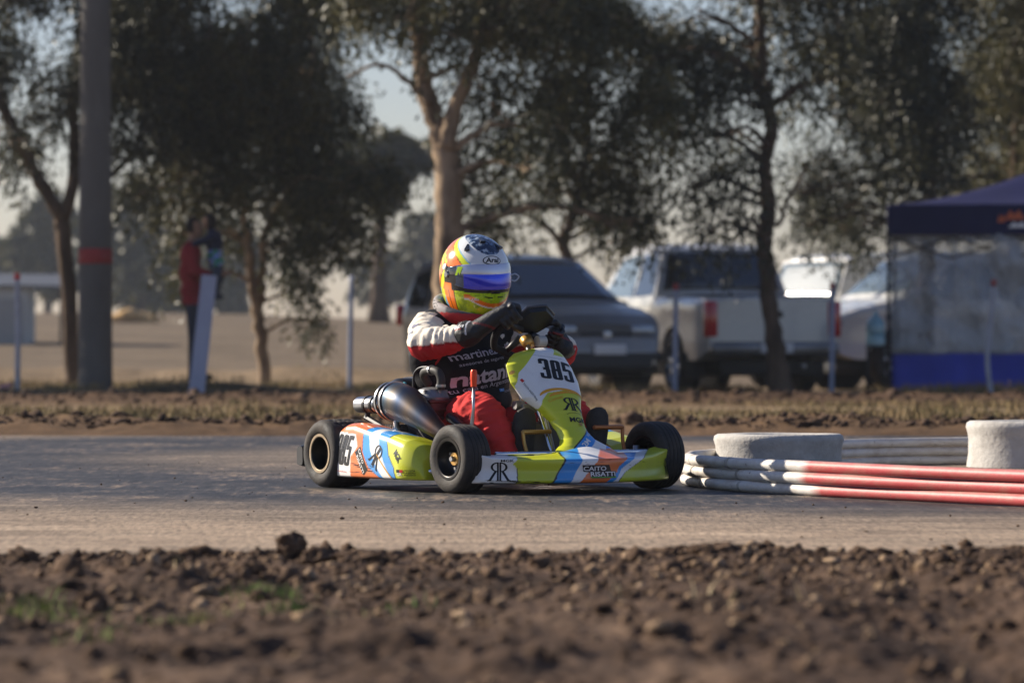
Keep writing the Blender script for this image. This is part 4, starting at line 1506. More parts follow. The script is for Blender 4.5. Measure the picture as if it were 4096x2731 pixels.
bs_ = bvh_of(sp)
def on_pod(nm, vf, size, a, z, m, tilt=0.0, off=0.0014, shear=0.0):
    u, v = Vector((1, 0, 0)), Vector((0, 0, 1))
    uu = u * math.cos(R(tilt)) + v * math.sin(R(tilt))
    vv = v * math.cos(R(tilt)) - u * math.sin(R(tilt))
    return decal(nm, vf, size, (a, -0.55, z), uu, vv, bs_, m, sp, off)
NUMS = ([(x + 0.22 * y, y) for x, y in NUM[0]], NUM[1])
on_pod('number', NUMS, (0.115, 0.118), -0.655, 0.152, M_BLACKP, -4)
on_pod('emblem', RRP, (0.075, 0.090), -0.410, 0.132, M_BLACKP, -38)
on_pod('plate', RECT, (0.105, 0.040), -0.520, 0.112, M_BLACKP, -57, 0.0011)
on_pod('lettering', text_polys('CAITO', 0.02), (0.064, 0.014), -0.520, 0.130, M_WHITEP, -57, 0.002)
on_pod('lettering', text_polys('RISATTI', 0.02), (0.078, 0.014), -0.526, 0.100, M_WHITEP, -57, 0.002)
on_pod('lettering', text_polys('MGK', 0.03), (0.055, 0.026), -0.262, 0.135, M_BLACKP, -42)
on_pod('badge', RECT, (0.020, 0.011), -0.254, 0.0795, M_BLACKP)
on_pod('badge', RECT, (0.017, 0.011), -0.235, 0.0795, M_REDP)
on_pod('lettering', text_polys('GR', 0.03), (0.030, 0.011), -0.247, 0.0675, M_WHITEP)
for k, t in enumerate(('TOYOTA', 'GAZOO', 'Racing')):
    on_pod('lettering', text_polys(t, 0.02), (0.046, 0.0062), -0.198, 0.0815 - 0.0085 * k, M_BLACKP)
on_pod('lettering', text_polys('TOYOTA GAZOO Racing', 0.01), (0.085, 0.007), -0.675, 0.068, M_REDP, -2)
on_pod('stripe', fill_each([[(-0.5, -0.5), (-0.46, -0.5), (0.5, 0.45), (0.46, 0.5)]]), (0.09, 0.11), -0.355, 0.095, M_AMBERP, -92)
# rub marks low on the pod
rg = np.random.default_rng(9)
for k in range(16):
    a, z = rg.uniform(-0.60, -0.43), rg.uniform(0.062, 0.105)
    w, h = rg.uniform(0.02, 0.07), rg.uniform(0.001, 0.003)
    on_pod('scuff', fill_each([[(-0.5, 0), (-0.1, 0.5), (0.3, 0.3), (0.5, 0), (0.1, -0.5)]]), (w, h), a, z, M_BLACKP, rg.uniform(-8, 4), 0.0017)
for k in range(12):
    b, z = rg.uniform(-0.43, -0.24), rg.uniform(0.043, 0.055)
    on_nose('scuff', fill_each([[(-0.5, 0), (-0.1, 0.5), (0.3, 0.3), (0.5, 0), (0.1, -0.5)]]), (rg.uniform(0.01, 0.05), rg.uniform(0.001, 0.004)), b, z, M_BLACKP, rg.uniform(-4, 4), 0.0017)
for k in range(10):
    b, z = rg.uniform(-0.2, 0.40), rg.uniform(0.10, 0.128)
    on_nose('scuff', fill_each([[(-0.5, 0), (-0.1, 0.5), (0.3, 0.3), (0.5, 0), (0.1, -0.5)]]), (rg.uniform(0.008, 0.03), rg.uniform(0.0008, 0.002)), b, z, M_BLACKP, rg.uniform(-6, 6), 0.0017)

# ---- engine on the right
mb = MB()
mb.box((-0.47, -0.285, 0.20), (0.17, 0.12, 0.14), None, 0.02)
mb.lathe([(0, -0.07), (0.055, -0.07), (0.06, -0.06), (0.06, 0.06), (0.05, 0.07), (0, 0.07)], 28, Matrix.Translation((-0.52, -0.285, 0.17)))
autosmooth(mb.build('crankcase', M_ENGINE, kart))
mb = MB()
for k in range(5):
    mb.box((-0.43, -0.28, 0.275 + 0.016 * k), (0.125 - 0.004 * (k % 2) * 4, 0.118 - 0.004 * (k % 2) * 4, 0.012), None, 0.004)
mb.box((-0.43, -0.28, 0.305), (0.11, 0.105, 0.09), None, 0.01)
autosmooth(mb.build('cylinder', M_ENGRED, kart))
mb = MB()
mb.lathe([(0, 0.34), (0.066, 0.34), (0.068, 0.355), (0.06, 0.37), (0.05, 0.385), (0.03, 0.392), (0, 0.395)], 28, Matrix.Translation((-0.44, -0.285, 0)) @ Matrix.Rotation(R(90), 4, 'X'))
for k in range(6):
    an = k * 1.047
    mb.lathe([(0, 0.37), (0.007, 0.37), (0.007, 0.383), (0, 0.384)], 6, Matrix.Translation((-0.44 + 0.054 * math.cos(an), -0.285 + 0.054 * math.sin(an), 0)) @ Matrix.Rotation(R(90), 4, 'X'))
autosmooth(mb.build('cylinder_head', M_ALU, kart))
hs = spline([(-0.52, -0.25, 0.405), (-0.505, -0.28, 0.437), (-0.479, -0.29, 0.454), (-0.434, -0.29, 0.459), (-0.395, -0.285, 0.452), (-0.382, -0.28, 0.425), (-0.386, -0.28, 0.385)], 8)
MB().tube([tuple(q) for q in hs], 0.0165, 14).build('water_hose', M_HOSE, kart)
mb = MB()
for c, d in (((-0.434, -0.29, 0.459), (1, 0, 0.0)), ((-0.384, -0.28, 0.40), (0, 0, 1))):
    M = Matrix.Translation(c) @ Vector(d).to_track_quat('Y', 'Z').to_matrix().to_4x4()
    mb = MB().lathe([(0.017, -0.005), (0.0195, -0.005), (0.0195, 0.005), (0.017, 0.005)], 20, M, True)
    autosmooth(mb.build('hose_clamp', M_STEEL, kart))
MB().tube([tuple(q) for q in spline([(-0.566, -0.29, 0.37), (-0.566, -0.29, 0.40), (-0.559, -0.29, 0.444), (-0.525, -0.285, 0.468), (-0.457, -0.28, 0.472)], 6)], 0.005, 8).build('plug_cable', M_BLACK, kart)
mb = MB().lathe([(0, 0.33), (0.010, 0.33), (0.010, 0.385), (0.006, 0.39), (0, 0.39)], 12, Matrix.Translation((-0.566, -0.29, 0)) @ Matrix.Rotation(R(90), 4, 'X'))
autosmooth(mb.build('plug_cap', M_BLACK, kart))
# carburettor and airbox
mb = MB().lathe([(0, -0.09), (0.05, -0.09), (0.062, -0.07), (0.062, 0.07), (0.05, 0.09), (0, 0.09)], 32, Matrix.Translation((-0.74, -0.2, 0.365)) @ Matrix.Rotation(R(25), 4, 'Z'))
autosmooth(mb.build('airbox', M_BLACK, kart))
mb = MB().lathe([(0.063, -0.012), (0.067, -0.012), (0.067, 0.012), (0.063, 0.012)], 32, Matrix.Translation((-0.74, -0.2, 0.365)) @ Matrix.Rotation(R(25), 4, 'Z'), True)
autosmooth(mb.build('airbox_band', M_STEEL, kart))
mb = MB().lathe([(0, -0.05), (0.024, -0.05), (0.03, -0.03), (0.026, 0.04), (0, 0.05)], 20, Matrix.Translation((-0.62, -0.27, 0.31)) @ Matrix.Rotation(R(70), 4, 'Z'))
mb.box((-0.61, -0.275, 0.27), (0.04, 0.045, 0.05), None, 0.008)
autosmooth(mb.build('carburettor', M_ALU, kart))
mb = MB().lathe([(0, -0.004), (0.009, -0.004), (0.009, 0.004), (0, 0.004)], 16, Matrix.Translation((-0.535, -0.35, 0.405)))
autosmooth(mb.build('vent_cap', mat('teal_cap', '#2f8fa0', 0.4), kart))
# expansion chamber and silencer
path = spline([(-0.550, -0.42, 0.338, 0.02), (-0.538, -0.42, 0.339, 0.045), (-0.515, -0.42, 0.340, 0.066), (-0.475, -0.42, 0.340, 0.072), (-0.430, -0.421, 0.333, 0.072), (-0.380, -0.422, 0.320, 0.068), (-0.280, -0.424, 0.280, 0.050), (-0.170, -0.42, 0.230, 0.032), (-0.090, -0.405, 0.195, 0.022), (-0.060, -0.37, 0.19, 0.019), (-0.090, -0.33, 0.20, 0.018), (-0.190, -0.30, 0.24, 0.018), (-0.310, -0.285, 0.28, 0.019)], 8)
pipe = MB().tube([tuple(q[:3]) for q in path], [float(max(q[3], 0.012)) for q in path], 40).build('exhaust_pipe', M_PIPE, kart)
for (a, z, r, dn) in ((-0.525, 0.340, 0.071, (1, 0, 0)), (-0.485, 0.340, 0.0745, (1, 0, -0.02))):
    M = Matrix.Translation((a, -0.42, z)) @ Vector(dn).to_track_quat('Y', 'Z').to_matrix().to_4x4()
    mb = MB().lathe([(r - 0.004, -0.005), (r + 0.003, -0.005), (r + 0.003, 0.005), (r - 0.004, 0.005)], 48, M, True)
    autosmooth(mb.build('pipe_band', M_STEEL, kart))
SM = Matrix.Translation((-0.685, -0.42, 0.325)) @ Vector((1, 0, 0.02)).to_track_quat('Y', 'Z').to_matrix().to_4x4()
mb = MB().lathe([(0, -0.075), (0.018, -0.075), (0.026, -0.072), (0.031, -0.068), (0.032, -0.05), (0.032, 0.06), (0.029, 0.072), (0.018, 0.076), (0.014, 0.085), (0.014, 0.15)], 36, SM)
sil = autosmooth(mb.build('silencer', M_STEEL, kart))
for y in (0.005, 0.055):
    mb = MB().lathe([(0.032, -0.006), (0.0355, -0.006), (0.0355, 0.006), (0.032, 0.006)], 36, SM @ Matrix.Translation((0, y, 0)), True)
    autosmooth(mb.build('clamp_ring', M_STEEL if y < 0 else M_BLACK, sil))
mb = MB()
mb.tube([(-0.695, -0.42, 0.295), (-0.693, -0.42, 0.265)], 0.011, 10)
mb.tube([(-0.705, -0.42, 0.275), (-0.500, -0.40, 0.205)], [0.013, 0.012], 8)
autosmooth(mb.build('silencer_bracket', M_BLACK, kart))
mb = MB()
mb.tube([(-0.485, -0.42, 0.268), (-0.480, -0.42, 0.24), (-0.470, -0.40, 0.205)], [0.012, 0.014, 0.011], 10)
mb.tube([(-0.495, -0.42, 0.285), (-0.450, -0.43, 0.272)], 0.012, 10)
autosmooth(mb.build('pipe_mount', M_STEEL, kart))
mb = MB()
for k in range(9):
    mb.box((-0.60 + 0.012 * k, -0.385, 0.205), (0.004, 0.05, 0.09), None, 0.0)
mb.box((-0.55, -0.372, 0.20), (0.11, 0.03, 0.09), None, 0.004)
autosmooth(mb.build('cooling_fins', M_ENGINE, kart))
mb = MB()
mb.lathe([(0, -0.02), (0.022, -0.02), (0.022, -0.008), (0.014, -0.004), (0.014, 0.02), (0, 0.02)], 20, Matrix.Translation((-0.43, -0.375, 0.19)))
mb.box((-0.425, -0.365, 0.13), (0.03, 0.012, 0.09), None, 0.003)
autosmooth(mb.build('engine_mount', M_GOLD, kart))
# gear lever
mb = MB().lathe([(0, 0.398), (0.012, 0.398), (0.0115, 0.41), (0.013, 0.43), (0.0125, 0.455), (0.009, 0.462), (0, 0.463)], 20, Matrix.Translation((-0.150, -0.28, 0)) @ Matrix.Rotation(R(90), 4, 'X'))
grip = mb
lever = MB().tube([(-0.150, -0.28, 0.40), (-0.152, -0.28, 0.31), (-0.158, -0.285, 0.24), (-0.17, -0.29, 0.06)], [0.006, 0.006, 0.009, 0.009], 10).build('gear_lever', M_STEEL, kart)
autosmooth(grip.build('grip', M_KNOB, lever))

# ---- seat
V, F = [], []
prof = spline([(-0.36, 0.075), (-0.46, 0.05), (-0.60, 0.045), (-0.72, 0.10), (-0.79, 0.22), (-0.82, 0.33), (-0.835, 0.41)], 6)
nu = 33
for j, (a, z) in enumerate(prof):
    t = j / (len(prof) - 1)
    w = 0.17 + 0.03 * math.sin(math.pi * t)
    for i in range(nu):
        s = -1 + 2 * i / (nu - 1)
        lift = 0.20 * abs(s) ** 3.5 * math.sin(math.pi * min(1, t + 0.15)) ** 0.8
        V.append((a + lift * (0.3 + 0.5 * t), s * w, z + lift * (1 - 0.5 * t)))
for j in range(len(prof) - 1):
    for i in range(nu - 1):
        q = j * nu + i
        F.append((q, q + 1, q + nu + 1, q + nu))
shell(mk('seat', V, F, M_BLACK, kart), 0.006)

# ---- tank, column, struts, pedals
mb = MB().box((-0.17, 0.0, 0.15), (0.20, 0.17, 0.22), None, 0.03)
autosmooth(mb.build('fuel_tank', mat('grey_tank', '#4a4744', 0.5, var=0.2, vscale=12, dirt=0.3), kart), 40)
mb = MB().tube([(-0.26, 0.03, 0.59), (-0.19, 0.02, 0.46), (-0.02, 0.0, 0.14), (0.03, 0, 0.07)], 0.010, 12)
mb.build('steering_column', M_STEEL, kart)
MB().tube([(-0.125, -0.012, 0.34), (-0.11, -0.01, 0.30), (-0.03, -0.005, 0.155), (0.0, 0.0, 0.07)], 0.0115, 12).build('column_support', M_CHROME, kart)
MB().tube([(-0.12, 0.12, 0.33), (-0.07, 0.16, 0.25), (0.02, 0.18, 0.13), (0.05, 0.2, 0.07)], 0.0115, 12).build('column_support', M_CHROME, kart)
MB().tube([(-0.155, -0.075, 0.40), (-0.14, -0.07, 0.33), (-0.12, -0.02, 0.30)], 0.004, 8).build('throttle_cable', M_STEEL, kart)
mb = MB().box((-0.13, -0.05, 0.315), (0.05, 0.07, 0.035), None, 0.008)
mb.lathe([(0, -0.02), (0.018, -0.02), (0.018, 0.02), (0, 0.02)], 16, Matrix.Translation((-0.135, -0.085, 0.325)))
autosmooth(mb.build('column_bracket', M_ALU, kart))
def pedal(b0, b1, z, m, m2):
    mb = MB()
    s = 1 if b0 > 0 else -1
    n = 26
    pts, rr = [], []
    for k in range(n + 1):
        pts.append((-0.042, b0 + (b1 - b0) * k / n, z))
        rr.append(0.0098 if k % 2 else 0.0082)
    mb.tube(pts, rr, 14)
    p = mb.build('pedal', m, kart)
    be = b0 if s < 0 else b1
    arm = MB()
    arm.tube([tuple(q) for q in spline([(-0.042, be, z + 0.004), (-0.035, be - s * 0.004, z - 0.05), (-0.01, be - s * 0.008, z - 0.10), (0.03, be - s * 0.005, z - 0.155)], 5)], [0.0075] * 15 + [0.009], 10)
    arm.tube([(-0.02, be - s * 0.006, z - 0.085), (0.03, be + s * 0.02, z - 0.12), (0.06, be + s * 0.03, z - 0.15)], 0.005, 8)
    arm.lathe([(0.010, -0.006), (0.020, -0.006), (0.020, 0.006), (0.010, 0.006)], 18, Matrix.Translation((-0.012, be, z - 0.105)), True)
    arm.build('pedal_arm', m2, p)
pedal(-0.128, 0.0, 0.226, M_GOLD, M_GOLD)
pedal(0.200, 0.335, 0.240, M_COPPER, M_COPPER)
MB().tube([(-0.01, -0.135, 0.13), (-0.12, -0.20, 0.11), (-0.25, -0.25, 0.09)], 0.003, 6).build('brake_cable', M_STEEL, kart)
# stub axles
for s in (-1, 1):
    mb = MB().tube([(0, s * 0.34, 0.125), (0, s * 0.46, 0.129)], 0.014, 12)
    mb.tube([(0, s * 0.37, 0.07), (0, s * 0.37, 0.17)], 0.012, 12)
    mb.build('stub_axle', M_STEEL, kart)
    MB().tube([(-0.03, s * 0.02, 0.09), (-0.05, s * 0.36, 0.12)], 0.007, 8).build('tie_rod', M_CHROME, kart)

# ---- steering wheel with display
SWC = Vector((-0.265, 0.035, 0.605))
SWN = Vector((-0.72, 0, 0.69)).normalized()          # towards the driver
SWU = Vector((0, 1, 0))
SWV = SWN.cross(SWU).normalized()
if SWV.z < 0:
    SWV = -SWV
ROLL = R(24)
def sw_pt(an, r, off=0.0):
    """point in the plane of the wheel; an from the top, positive to the kart's left"""
    an -= ROLL * -1
    return SWC + (SWU * math.sin(an) + SWV * math.cos(an)) * r + SWN * off
rim = []
for k in range(49):
    an = R(58) + R(244) * k / 48
    flat = 0.135 / max(0.72, 1.0)
    r = 0.135
    c = math.cos(an - 0.0)
    if c > 0.72:
        r = 0.135 * 0.72 / c
    if c < -0.86:
        r = 0.135 * 0.86 / -c
    rim.append(sw_pt(an, r))
swm = MB().tube(rim, 0.0145, 14, True).build('steering_wheel', mat('suede_black', '#161517', 0.9, bump=0.2, bscale=200), kart)
for an in (R(-90), R(90), R(180)):
    MB().tube([sw_pt(an, 0.03), sw_pt(an, 0.128)], [0.016, 0.011], 10).build('spoke', M_BLACK, swm)
HEX = [(-0.075, 0.01), (-0.045, 0.075), (0.03, 0.085), (0.085, 0.04), (0.085, 0.0), (0.04, -0.045), (-0.05, -0.045)]
fr = [SWC + SWU * (x * 1.05 + 0.022) + SWV * (y + 0.030) + SWN * 0.03 for x, y in HEX]
bk = [SWC + SWU * (x * 0.95 + 0.022) + SWV * (y * 0.9 + 0.030) + SWN * 0.008 for x, y in HEX]
mb = MB().loft([bk, fr])
dsp = autosmooth(mb.build('display', M_BLACK, swm))
M_DISPF = mat('edge_highlight_grey', '#3a3b42', 0.22)  # lighter grey stands in for highlights along the display's edges
MB().tube(fr + [fr[0]], 0.006, 8, False).build('display_frame', M_DISPF, dsp)
MB().lathe([(0, -0.03), (0.022, -0.03), (0.026, 0.01), (0, 0.012)], 24, Matrix.Translation(SWC - SWN * 0.025 - SWV * 0.02) @ SWN.to_track_quat('Y', 'Z').to_matrix().to_4x4()).build('hub', M_GOLD, swm)
mb = MB()
mb.lathe([(0, -0.018), (0.022, -0.018), (0.022, 0.018), (0, 0.018)], 18, Matrix.Translation(SWC - SWN * 0.05 + SWU * 0.045))
autosmooth(mb.build('switch_box', mat('white_switch', '#b9b6ae', 0.5), swm))

# ================================================================== DRIVER
M_SUIT = mat('race_suit', '#ffffff', 0.85, attr='Col', bump=0.25, bscale=160, var=0.08, vscale=14, spec=0.2)
M_VEST = mat('black_vest', '#131318', 0.75, bump=0.2, bscale=60, var=0.2, vscale=10, spec=0.25)
M_GLOVE = mat('black_glove', '#ffffff', 0.5, attr='Col', bump=0.3, bscale=120, spec=0.5)
M_SHOE = mat('dark_shoe', '#2b2926', 0.8, var=0.25, vscale=25, dirt=0.3, bump=0.3, bscale=90)
M_HELM = mat('helmet_paint', '#ffffff', 0.16, attr='Col', coat=0.8, spec=0.5)
M_VISOR = mat('mirror_visor', '#ffffff', 0.12, attr='Col', coat=1.0, metal=0.35)
M_COLLAR = mat('neck_collar', '#ffffff', 0.7, attr='Col', bump=0.15, bscale=120)
RED, CREAM = lin('#bd3032'), lin('#e4dac9')
RED2 = lin('#c93836')
BLACKC = lin('#17171b')

person = empty('person', KART_O, KART_RZ)
tag(person, 'kart driver in red and cream suit, black vest and painted helmet, hands on wheel', 'person')

SHR, ELR, WRR = (-0.63, -0.180, 0.612), (-0.51, -0.272, 0.560), (-0.300, -0.185, 0.604)
SHL, ELL, WRL = (-0.61, 0.185, 0.605), (-0.47, 0.33, 0.53), (-0.295, 0.235, 0.545)
balls = [((-0.64, 0, 0.165), (0.13, 0.17, 0.10)), ((-0.61, 0, 0.24), (0.125, 0.16, 0.11)), ((-0.60, 0, 0.34), (0.118, 0.16, 0.13)), ((-0.595, 0, 0.46), (0.115, 0.175, 0.14)), ((-0.60, 0, 0.56), (0.095, 0.18, 0.085)), ((-0.595, 0, 0.64), (0.07, 0.09, 0.07)), ((-0.585, 0, 0.70), (0.058, 0.058, 0.07))]
balls += limb([(*SHR, 0.074), ((SHR[0] + ELR[0]) / 2, (SHR[1] + ELR[1]) / 2, (SHR[2] + ELR[2]) / 2, 0.068), (*ELR, 0.062), (-0.41, -0.235, 0.575, 0.054), (*WRR, 0.030)])
balls += limb([(*SHL, 0.078), (*ELL, 0.062), (*WRL, 0.044)])
balls += limb([(-0.60, -0.11, 0.175, 0.10), (-0.42, -0.175, 0.245, 0.098), (-0.255, -0.20, 0.300, 0.080), (-0.20, -0.193, 0.285, 0.073), (-0.15, -0.175, 0.20, 0.068), (-0.118, -0.150, 0.11, 0.055), (-0.115, -0.14, 0.08, 0.050)])
balls += limb([(-0.60, 0.11, 0.175, 0.10), (-0.42, 0.16, 0.245, 0.092), (-0.245, 0.19, 0.302, 0.078), (-0.20, 0.20, 0.285, 0.073), (-0.15, 0.215, 0.20, 0.066), (-0.115, 0.235, 0.11, 0.054), (-0.112, 0.24, 0.08, 0.050)])
suit = blob('suit', balls, 0.0075, M_SUIT, person, 5)
# folds of the cloth, set square to each limb
def nearest_axis(p):
    best = None
    for A, B in ((SHR, ELR), (ELR, WRR), (SHL, ELL), (ELL, WRL), ((-0.6, -0.11, 0.175), (-0.245, -0.195, 0.302)), ((-0.22, -0.195, 0.30), (-0.115, -0.14, 0.08)), ((-0.6, 0.11, 0.175), (-0.245, 0.19, 0.302)), ((-0.22, 0.2, 0.30), (-0.112, 0.24, 0.08))):
        A, B = Vector(A), Vector(B)
        d = B - A
        t = max(0, min(1, (p - A).dot(d) / d.length_squared))
        dist = (p - A - d * t).length
        if best is None or dist < best[0]:
            best = (dist, t, d.normalized(), A)
    return best
def fold(o, amp):
    nrm = np.empty(len(o.data.vertices) * 3, dtype=np.float32)
    o.data.vertices.foreach_get('normal', nrm)
    nrm = nrm.reshape(-1, 3)
    out = np.empty_like(nrm)
    for i, v in enumerate(o.data.vertices):
        p = v.co.copy()
        out[i] = p
        dist, t, ax, A = nearest_axis(p)
        if dist > 0.13:
            continue
        al = (p - A).dot(ax)
        perp = p - A - ax * al
        q = Vector((perp.x * 9, perp.y * 9, perp.z * 9)) + ax * al * 42
        q2 = Vector((perp.x * 20, perp.y * 20, perp.z * 20)) + ax * al * 75
        f = 1 - abs(mnoise.noise(q + Vector((3, 1, 7)))) * 2.2
        out[i] = p + Vector(nrm[i]) * amp * (f * 0.8 + 0.5 * mnoise.noise(q2))
    o.data.vertices.foreach_set('co', out.ravel())
fold(suit, 0.0115)
suit.data.update()
def suit_col(co):
    a, b, z = co
    if z < 0.42 or (abs(b) < 0.16 and z < 0.5):
        return RED2
    if b < 0 and a > -0.72:
        t = (a + 0.515) / 0.215
        line = 0.550 + 0.022 * max(0.0, min(1.1, t)) + (0.02 * max(0, -t))
        if abs(z - line + 0.004) < 0.003:
            return lin('#8a1f22')
        return CREAM if z > line else RED
    if b > 0:
        return CREAM if z > 0.555 else RED
    return RED
paint(suit, suit_col)

# black vest over the torso
vb = [((-0.61, 0, 0.24), (0.128, 0.165, 0.10)), ((-0.595, 0, 0.34), (0.13, 0.175, 0.13)), ((-0.59, 0, 0.46), (0.130, 0.178, 0.14)), ((-0.60, 0, 0.555), (0.110, 0.180, 0.085))]
vb += limb([(-0.60, -0.07, 0.60, 0.075), (-0.63, -0.150, 0.610, 0.088)]) + limb([(-0.60, 0.07, 0.60, 0.075), (-0.62, 0.150, 0.605, 0.088)])
vb += limb([(-0.67, -0.155, 0.60, 0.065), (-0.655, -0.190, 0.52, 0.062), (-0.65, -0.160, 0.40, 0.055)])
vest = blob('vest', vb, 0.008, M_VEST, person, 5)
vn = [v.normal.copy() for v in vest.data.vertices]
for v, nv_ in zip(vest.data.vertices, vn):
    q = Vector((v.co.x * 10, v.co.y * 7, v.co.z * 16))
    v.co += nv_ * 0.006 * (mnoise.noise(q) + 0.5 * mnoise.noise(q * 2.3))
vest.data.update()
bv_ = bvh_of(vest)
M_PRINT = mat('grey_white_print', '#b9b8c4', 0.7)
VU = Vector((-0.22, 1, 0.10)).normalized()
VV = Vector((-0.05, -0.08, 1)).normalized()
def on_vest(txt, w, h, b, z, bold=0.0, rot=0.0, m=None, vf=None):
    u = VU * math.cos(R(rot)) + VV * math.sin(R(rot))
    v = VV * math.cos(R(rot)) - VU * math.sin(R(rot))
    decal('lettering', vf or text_polys(txt, bold), (w, h), (-0.47, b, z), u, v, bv_, m or M_PRINT, vest, 0.0025, 0.02, 0.3)
on_vest('martinez soli', 0.26, 0.030, 0.000, 0.531, 0.01, 3)
on_vest('asesores de seguros', 0.19, 0.017, -0.015, 0.493, 0.0, 3)
on_vest('natania', 0.27, 0.056, 0.010, 0.443, 0.03, 4)
on_vest('tu casa en Argentina', 0.26, 0.024, 0.000, 0.398, 0.0, 5)
on_vest('CAITO RISATTI', 0.065, 0.008, 0.125, 0.381, 0.0, 2)
on_vest('', 0.028, 0.012, 0.076, 0.382, 0, 2, M_BLUEP, RECT)
on_vest('', 0.028, 0.004, 0.076, 0.382, 0, 2, M_WHITEP, RECT)
# chest strap piping in red at the hem
pts = [(-0.60 + 0.135 * math.cos(t), 0.20 * math.sin(t), 0.60 - 0.10 * abs(math.sin(t))) for t in np.linspace(-1.5, 1.5, 15)]

# logos on the sleeve and printed patches
bsu = bvh_of(suit)
AU = Vector((0.80, 0.45, 0.30)).normalized()
AV = Vector((-0.45, 0.1, 0.9)).normalized()
decal('patch', RECT, (0.040, 0.012), (-0.55, -0.30, 0.60), Vector((0.85, -0.2, 0.38)), Vector((-0.3, 0.2, 0.9)), bsu, M_BLUEP, suit, 0.003)
decal('lettering', text_polys('UNI', 0.02), (0.030, 0.009), (-0.55, -0.30, 0.60), Vector((0.85, -0.2, 0.38)), Vector((-0.3, 0.2, 0.9)), bsu, M_WHITEP, suit, 0.0042)
decal('emblem', fill_each([[(-0.5, -0.5), (-0.45, 0.5), (-0.2, 0.2), (0.15, 0.25), (0.45, 0.5), (0.5, -0.1), (0.2, -0.5)]]), (0.028, 0.020), (-0.56, -0.29, 0.632), Vector((0.85, -0.2, 0.2)), Vector((-0.3, 0.2, 0.9)), bsu, mat('grey_emblem', '#6e6f86', 0.7), suit, 0.003)

# ---- gloves: palm, four fingers round the rim, thumb
def glove(an0, wrist, mirror, name='glove'):
    """hand closed on the rim at angle an0"""
    c = sw_pt(an0, 0.135)
    t = (sw_pt(an0 + 0.05, 0.135) - sw_pt(an0 - 0.05, 0.135)).normalized()      # along the rim
    out = (c - SWC).normalized()
    nd = SWN
    balls = []
    w = Vector(wrist)
    palm = c + out * 0.022 + nd * 0.022
    balls += limb([(*w, 0.041), (*(w * 0.45 + palm * 0.55), 0.036), (*palm, 0.028)])
    for k in range(4):
        off = (k - 1.5) * 0.0205
        kn = c + t * off + out * 0.034 + nd * (0.016 + 0.006 * math.cos((k - 1.2) * 1.1))
        ln = (0.9, 1.0, 0.97, 0.82)[k if mirror > 0 else 3 - k]
        pts = []
        for j in range(7):
            an = R(35 - 215 * ln * j / 6)
            rr = 0.0265
            q = c + t * off + (out * math.cos(an - R(90)) * 0 + (nd * math.sin(an) + out * math.cos(an)) * rr)
            pts.append((*q, 0.0108 - 0.0003 * j))
        balls += limb([(*(palm + t * off * 0.85), 0.0165), (*kn, 0.0132), pts[0]] + pts[1:], 0.5)
    th0 = palm + t * 0.030 * mirror + nd * 0.004
    th1 = c + t * 0.046 * mirror + nd * 0.024 - out * 0.004
    th2 = c + t * 0.040 * mirror + nd * 0.022 - out * 0.026
    balls += limb([(*th0, 0.016), (*th1, 0.0125), (*th2, 0.0108)], 0.4)
    # long cuff over the sleeve
    return balls
def glove_build(an0, wrist, elbow, mirror):
    w, e = Vector(wrist), Vector(elbow)
    d = (e - w).normalized()
    bl = glove(an0, wrist, mirror) + limb([(*w, 0.044), (*(w + d * 0.018), 0.050), (*(w + d * 0.032), 0.0545)])
    g = blob('glove', bl, 0.0036, M_GLOVE, person, 1)
    def gcol(co):
        p = Vector(co)
        al = (p - w).dot(d)
        if abs(al - 0.004) < 0.003 and co.z > w.z - 0.01:
            return lin('#c8c8cc')
        if 0.02 < al < 0.07 and abs((p - w).dot(Vector((0.3, -0.5, -0.8))) - 0.012) < 0.004:
            return lin('#a5161f')
        if al < -0.02 and abs((p - w).dot(Vector((0, 0.3, 0.9)))- 0.03) < 0.004:
            return lin('#6a1018')
        return BLACKC
    paint(g, gcol)
    return g
gR = glove_build(R(-78), (-0.300, -0.185, 0.604), ELR, 1)
gL = glove_build(R(72), (-0.285, 0.225, 0.545), ELL, -1)
bg_ = bvh_of(gR)
dR = (Vector(ELR) - Vector(WRR)).normalized()
decal('lettering', text_polys('alpin', 0.03, 0.2), (0.07, 0.016), Vector(WRR) + dR * 0.045 + Vector((0, -0.02, 0.03)), -dR, Vector((-0.35, -0.3, 0.9)), bg_, M_WHITEP, gR, 0.002, 0.01, 0.12)

# ---- shoes, soles forward on the pedals
def shoe(b, z0, a0, lean):
    secs = []
    N = 26
    for j in range(N + 1):
        t = j / N
        z = z0 + 0.265 * t
        wd = interp(t, [0, 0.06, 0.2, 0.45, 0.72, 0.9, 0.97, 1.0], [0.018, 0.030, 0.034, 0.035, 0.046, 0.042, 0.028, 0.008])
        dp = interp(t, [0, 0.1, 0.3, 0.5, 0.8, 0.95, 1.0], [0.05, 0.085, 0.085, 0.07, 0.05, 0.036, 0.02])
        sa = a0 + lean * t - 0.016 * abs(t - 0.45) ** 2
        loop = []
        for k in range(22):
            an = 2 * math.pi * k / 22
            ca, sa_ = math.cos(an), math.sin(an)
            loop.append((sa - dp / 2 + dp / 2 * math.copysign(abs(ca) ** 0.6, ca), b + wd * math.copysign(abs(sa_) ** 0.8, sa_), z))
        secs.append(loop)
    mb = MB().loft(secs)
    s = mb.build('shoe', M_SHOE, person)
    sole = [[(p[0] + 0.006 if p[0] > sum(q[0] for q in L) / len(L) + 0.012 else p[0] * 0.0 + max(p[0], sum(q[0] for q in L) / len(L) + 0.012), (p[1] - b) * 1.04 + b, p[2]) for p in L] for L in secs]
    so = MB().loft(sole)
    so.build('sole', mat('shoe_sole', '#343230', 0.85, var=0.3, vscale=30, bump=0.5, bscale=140), s)
shoe(-0.092, 0.052, -0.062, 0.0)
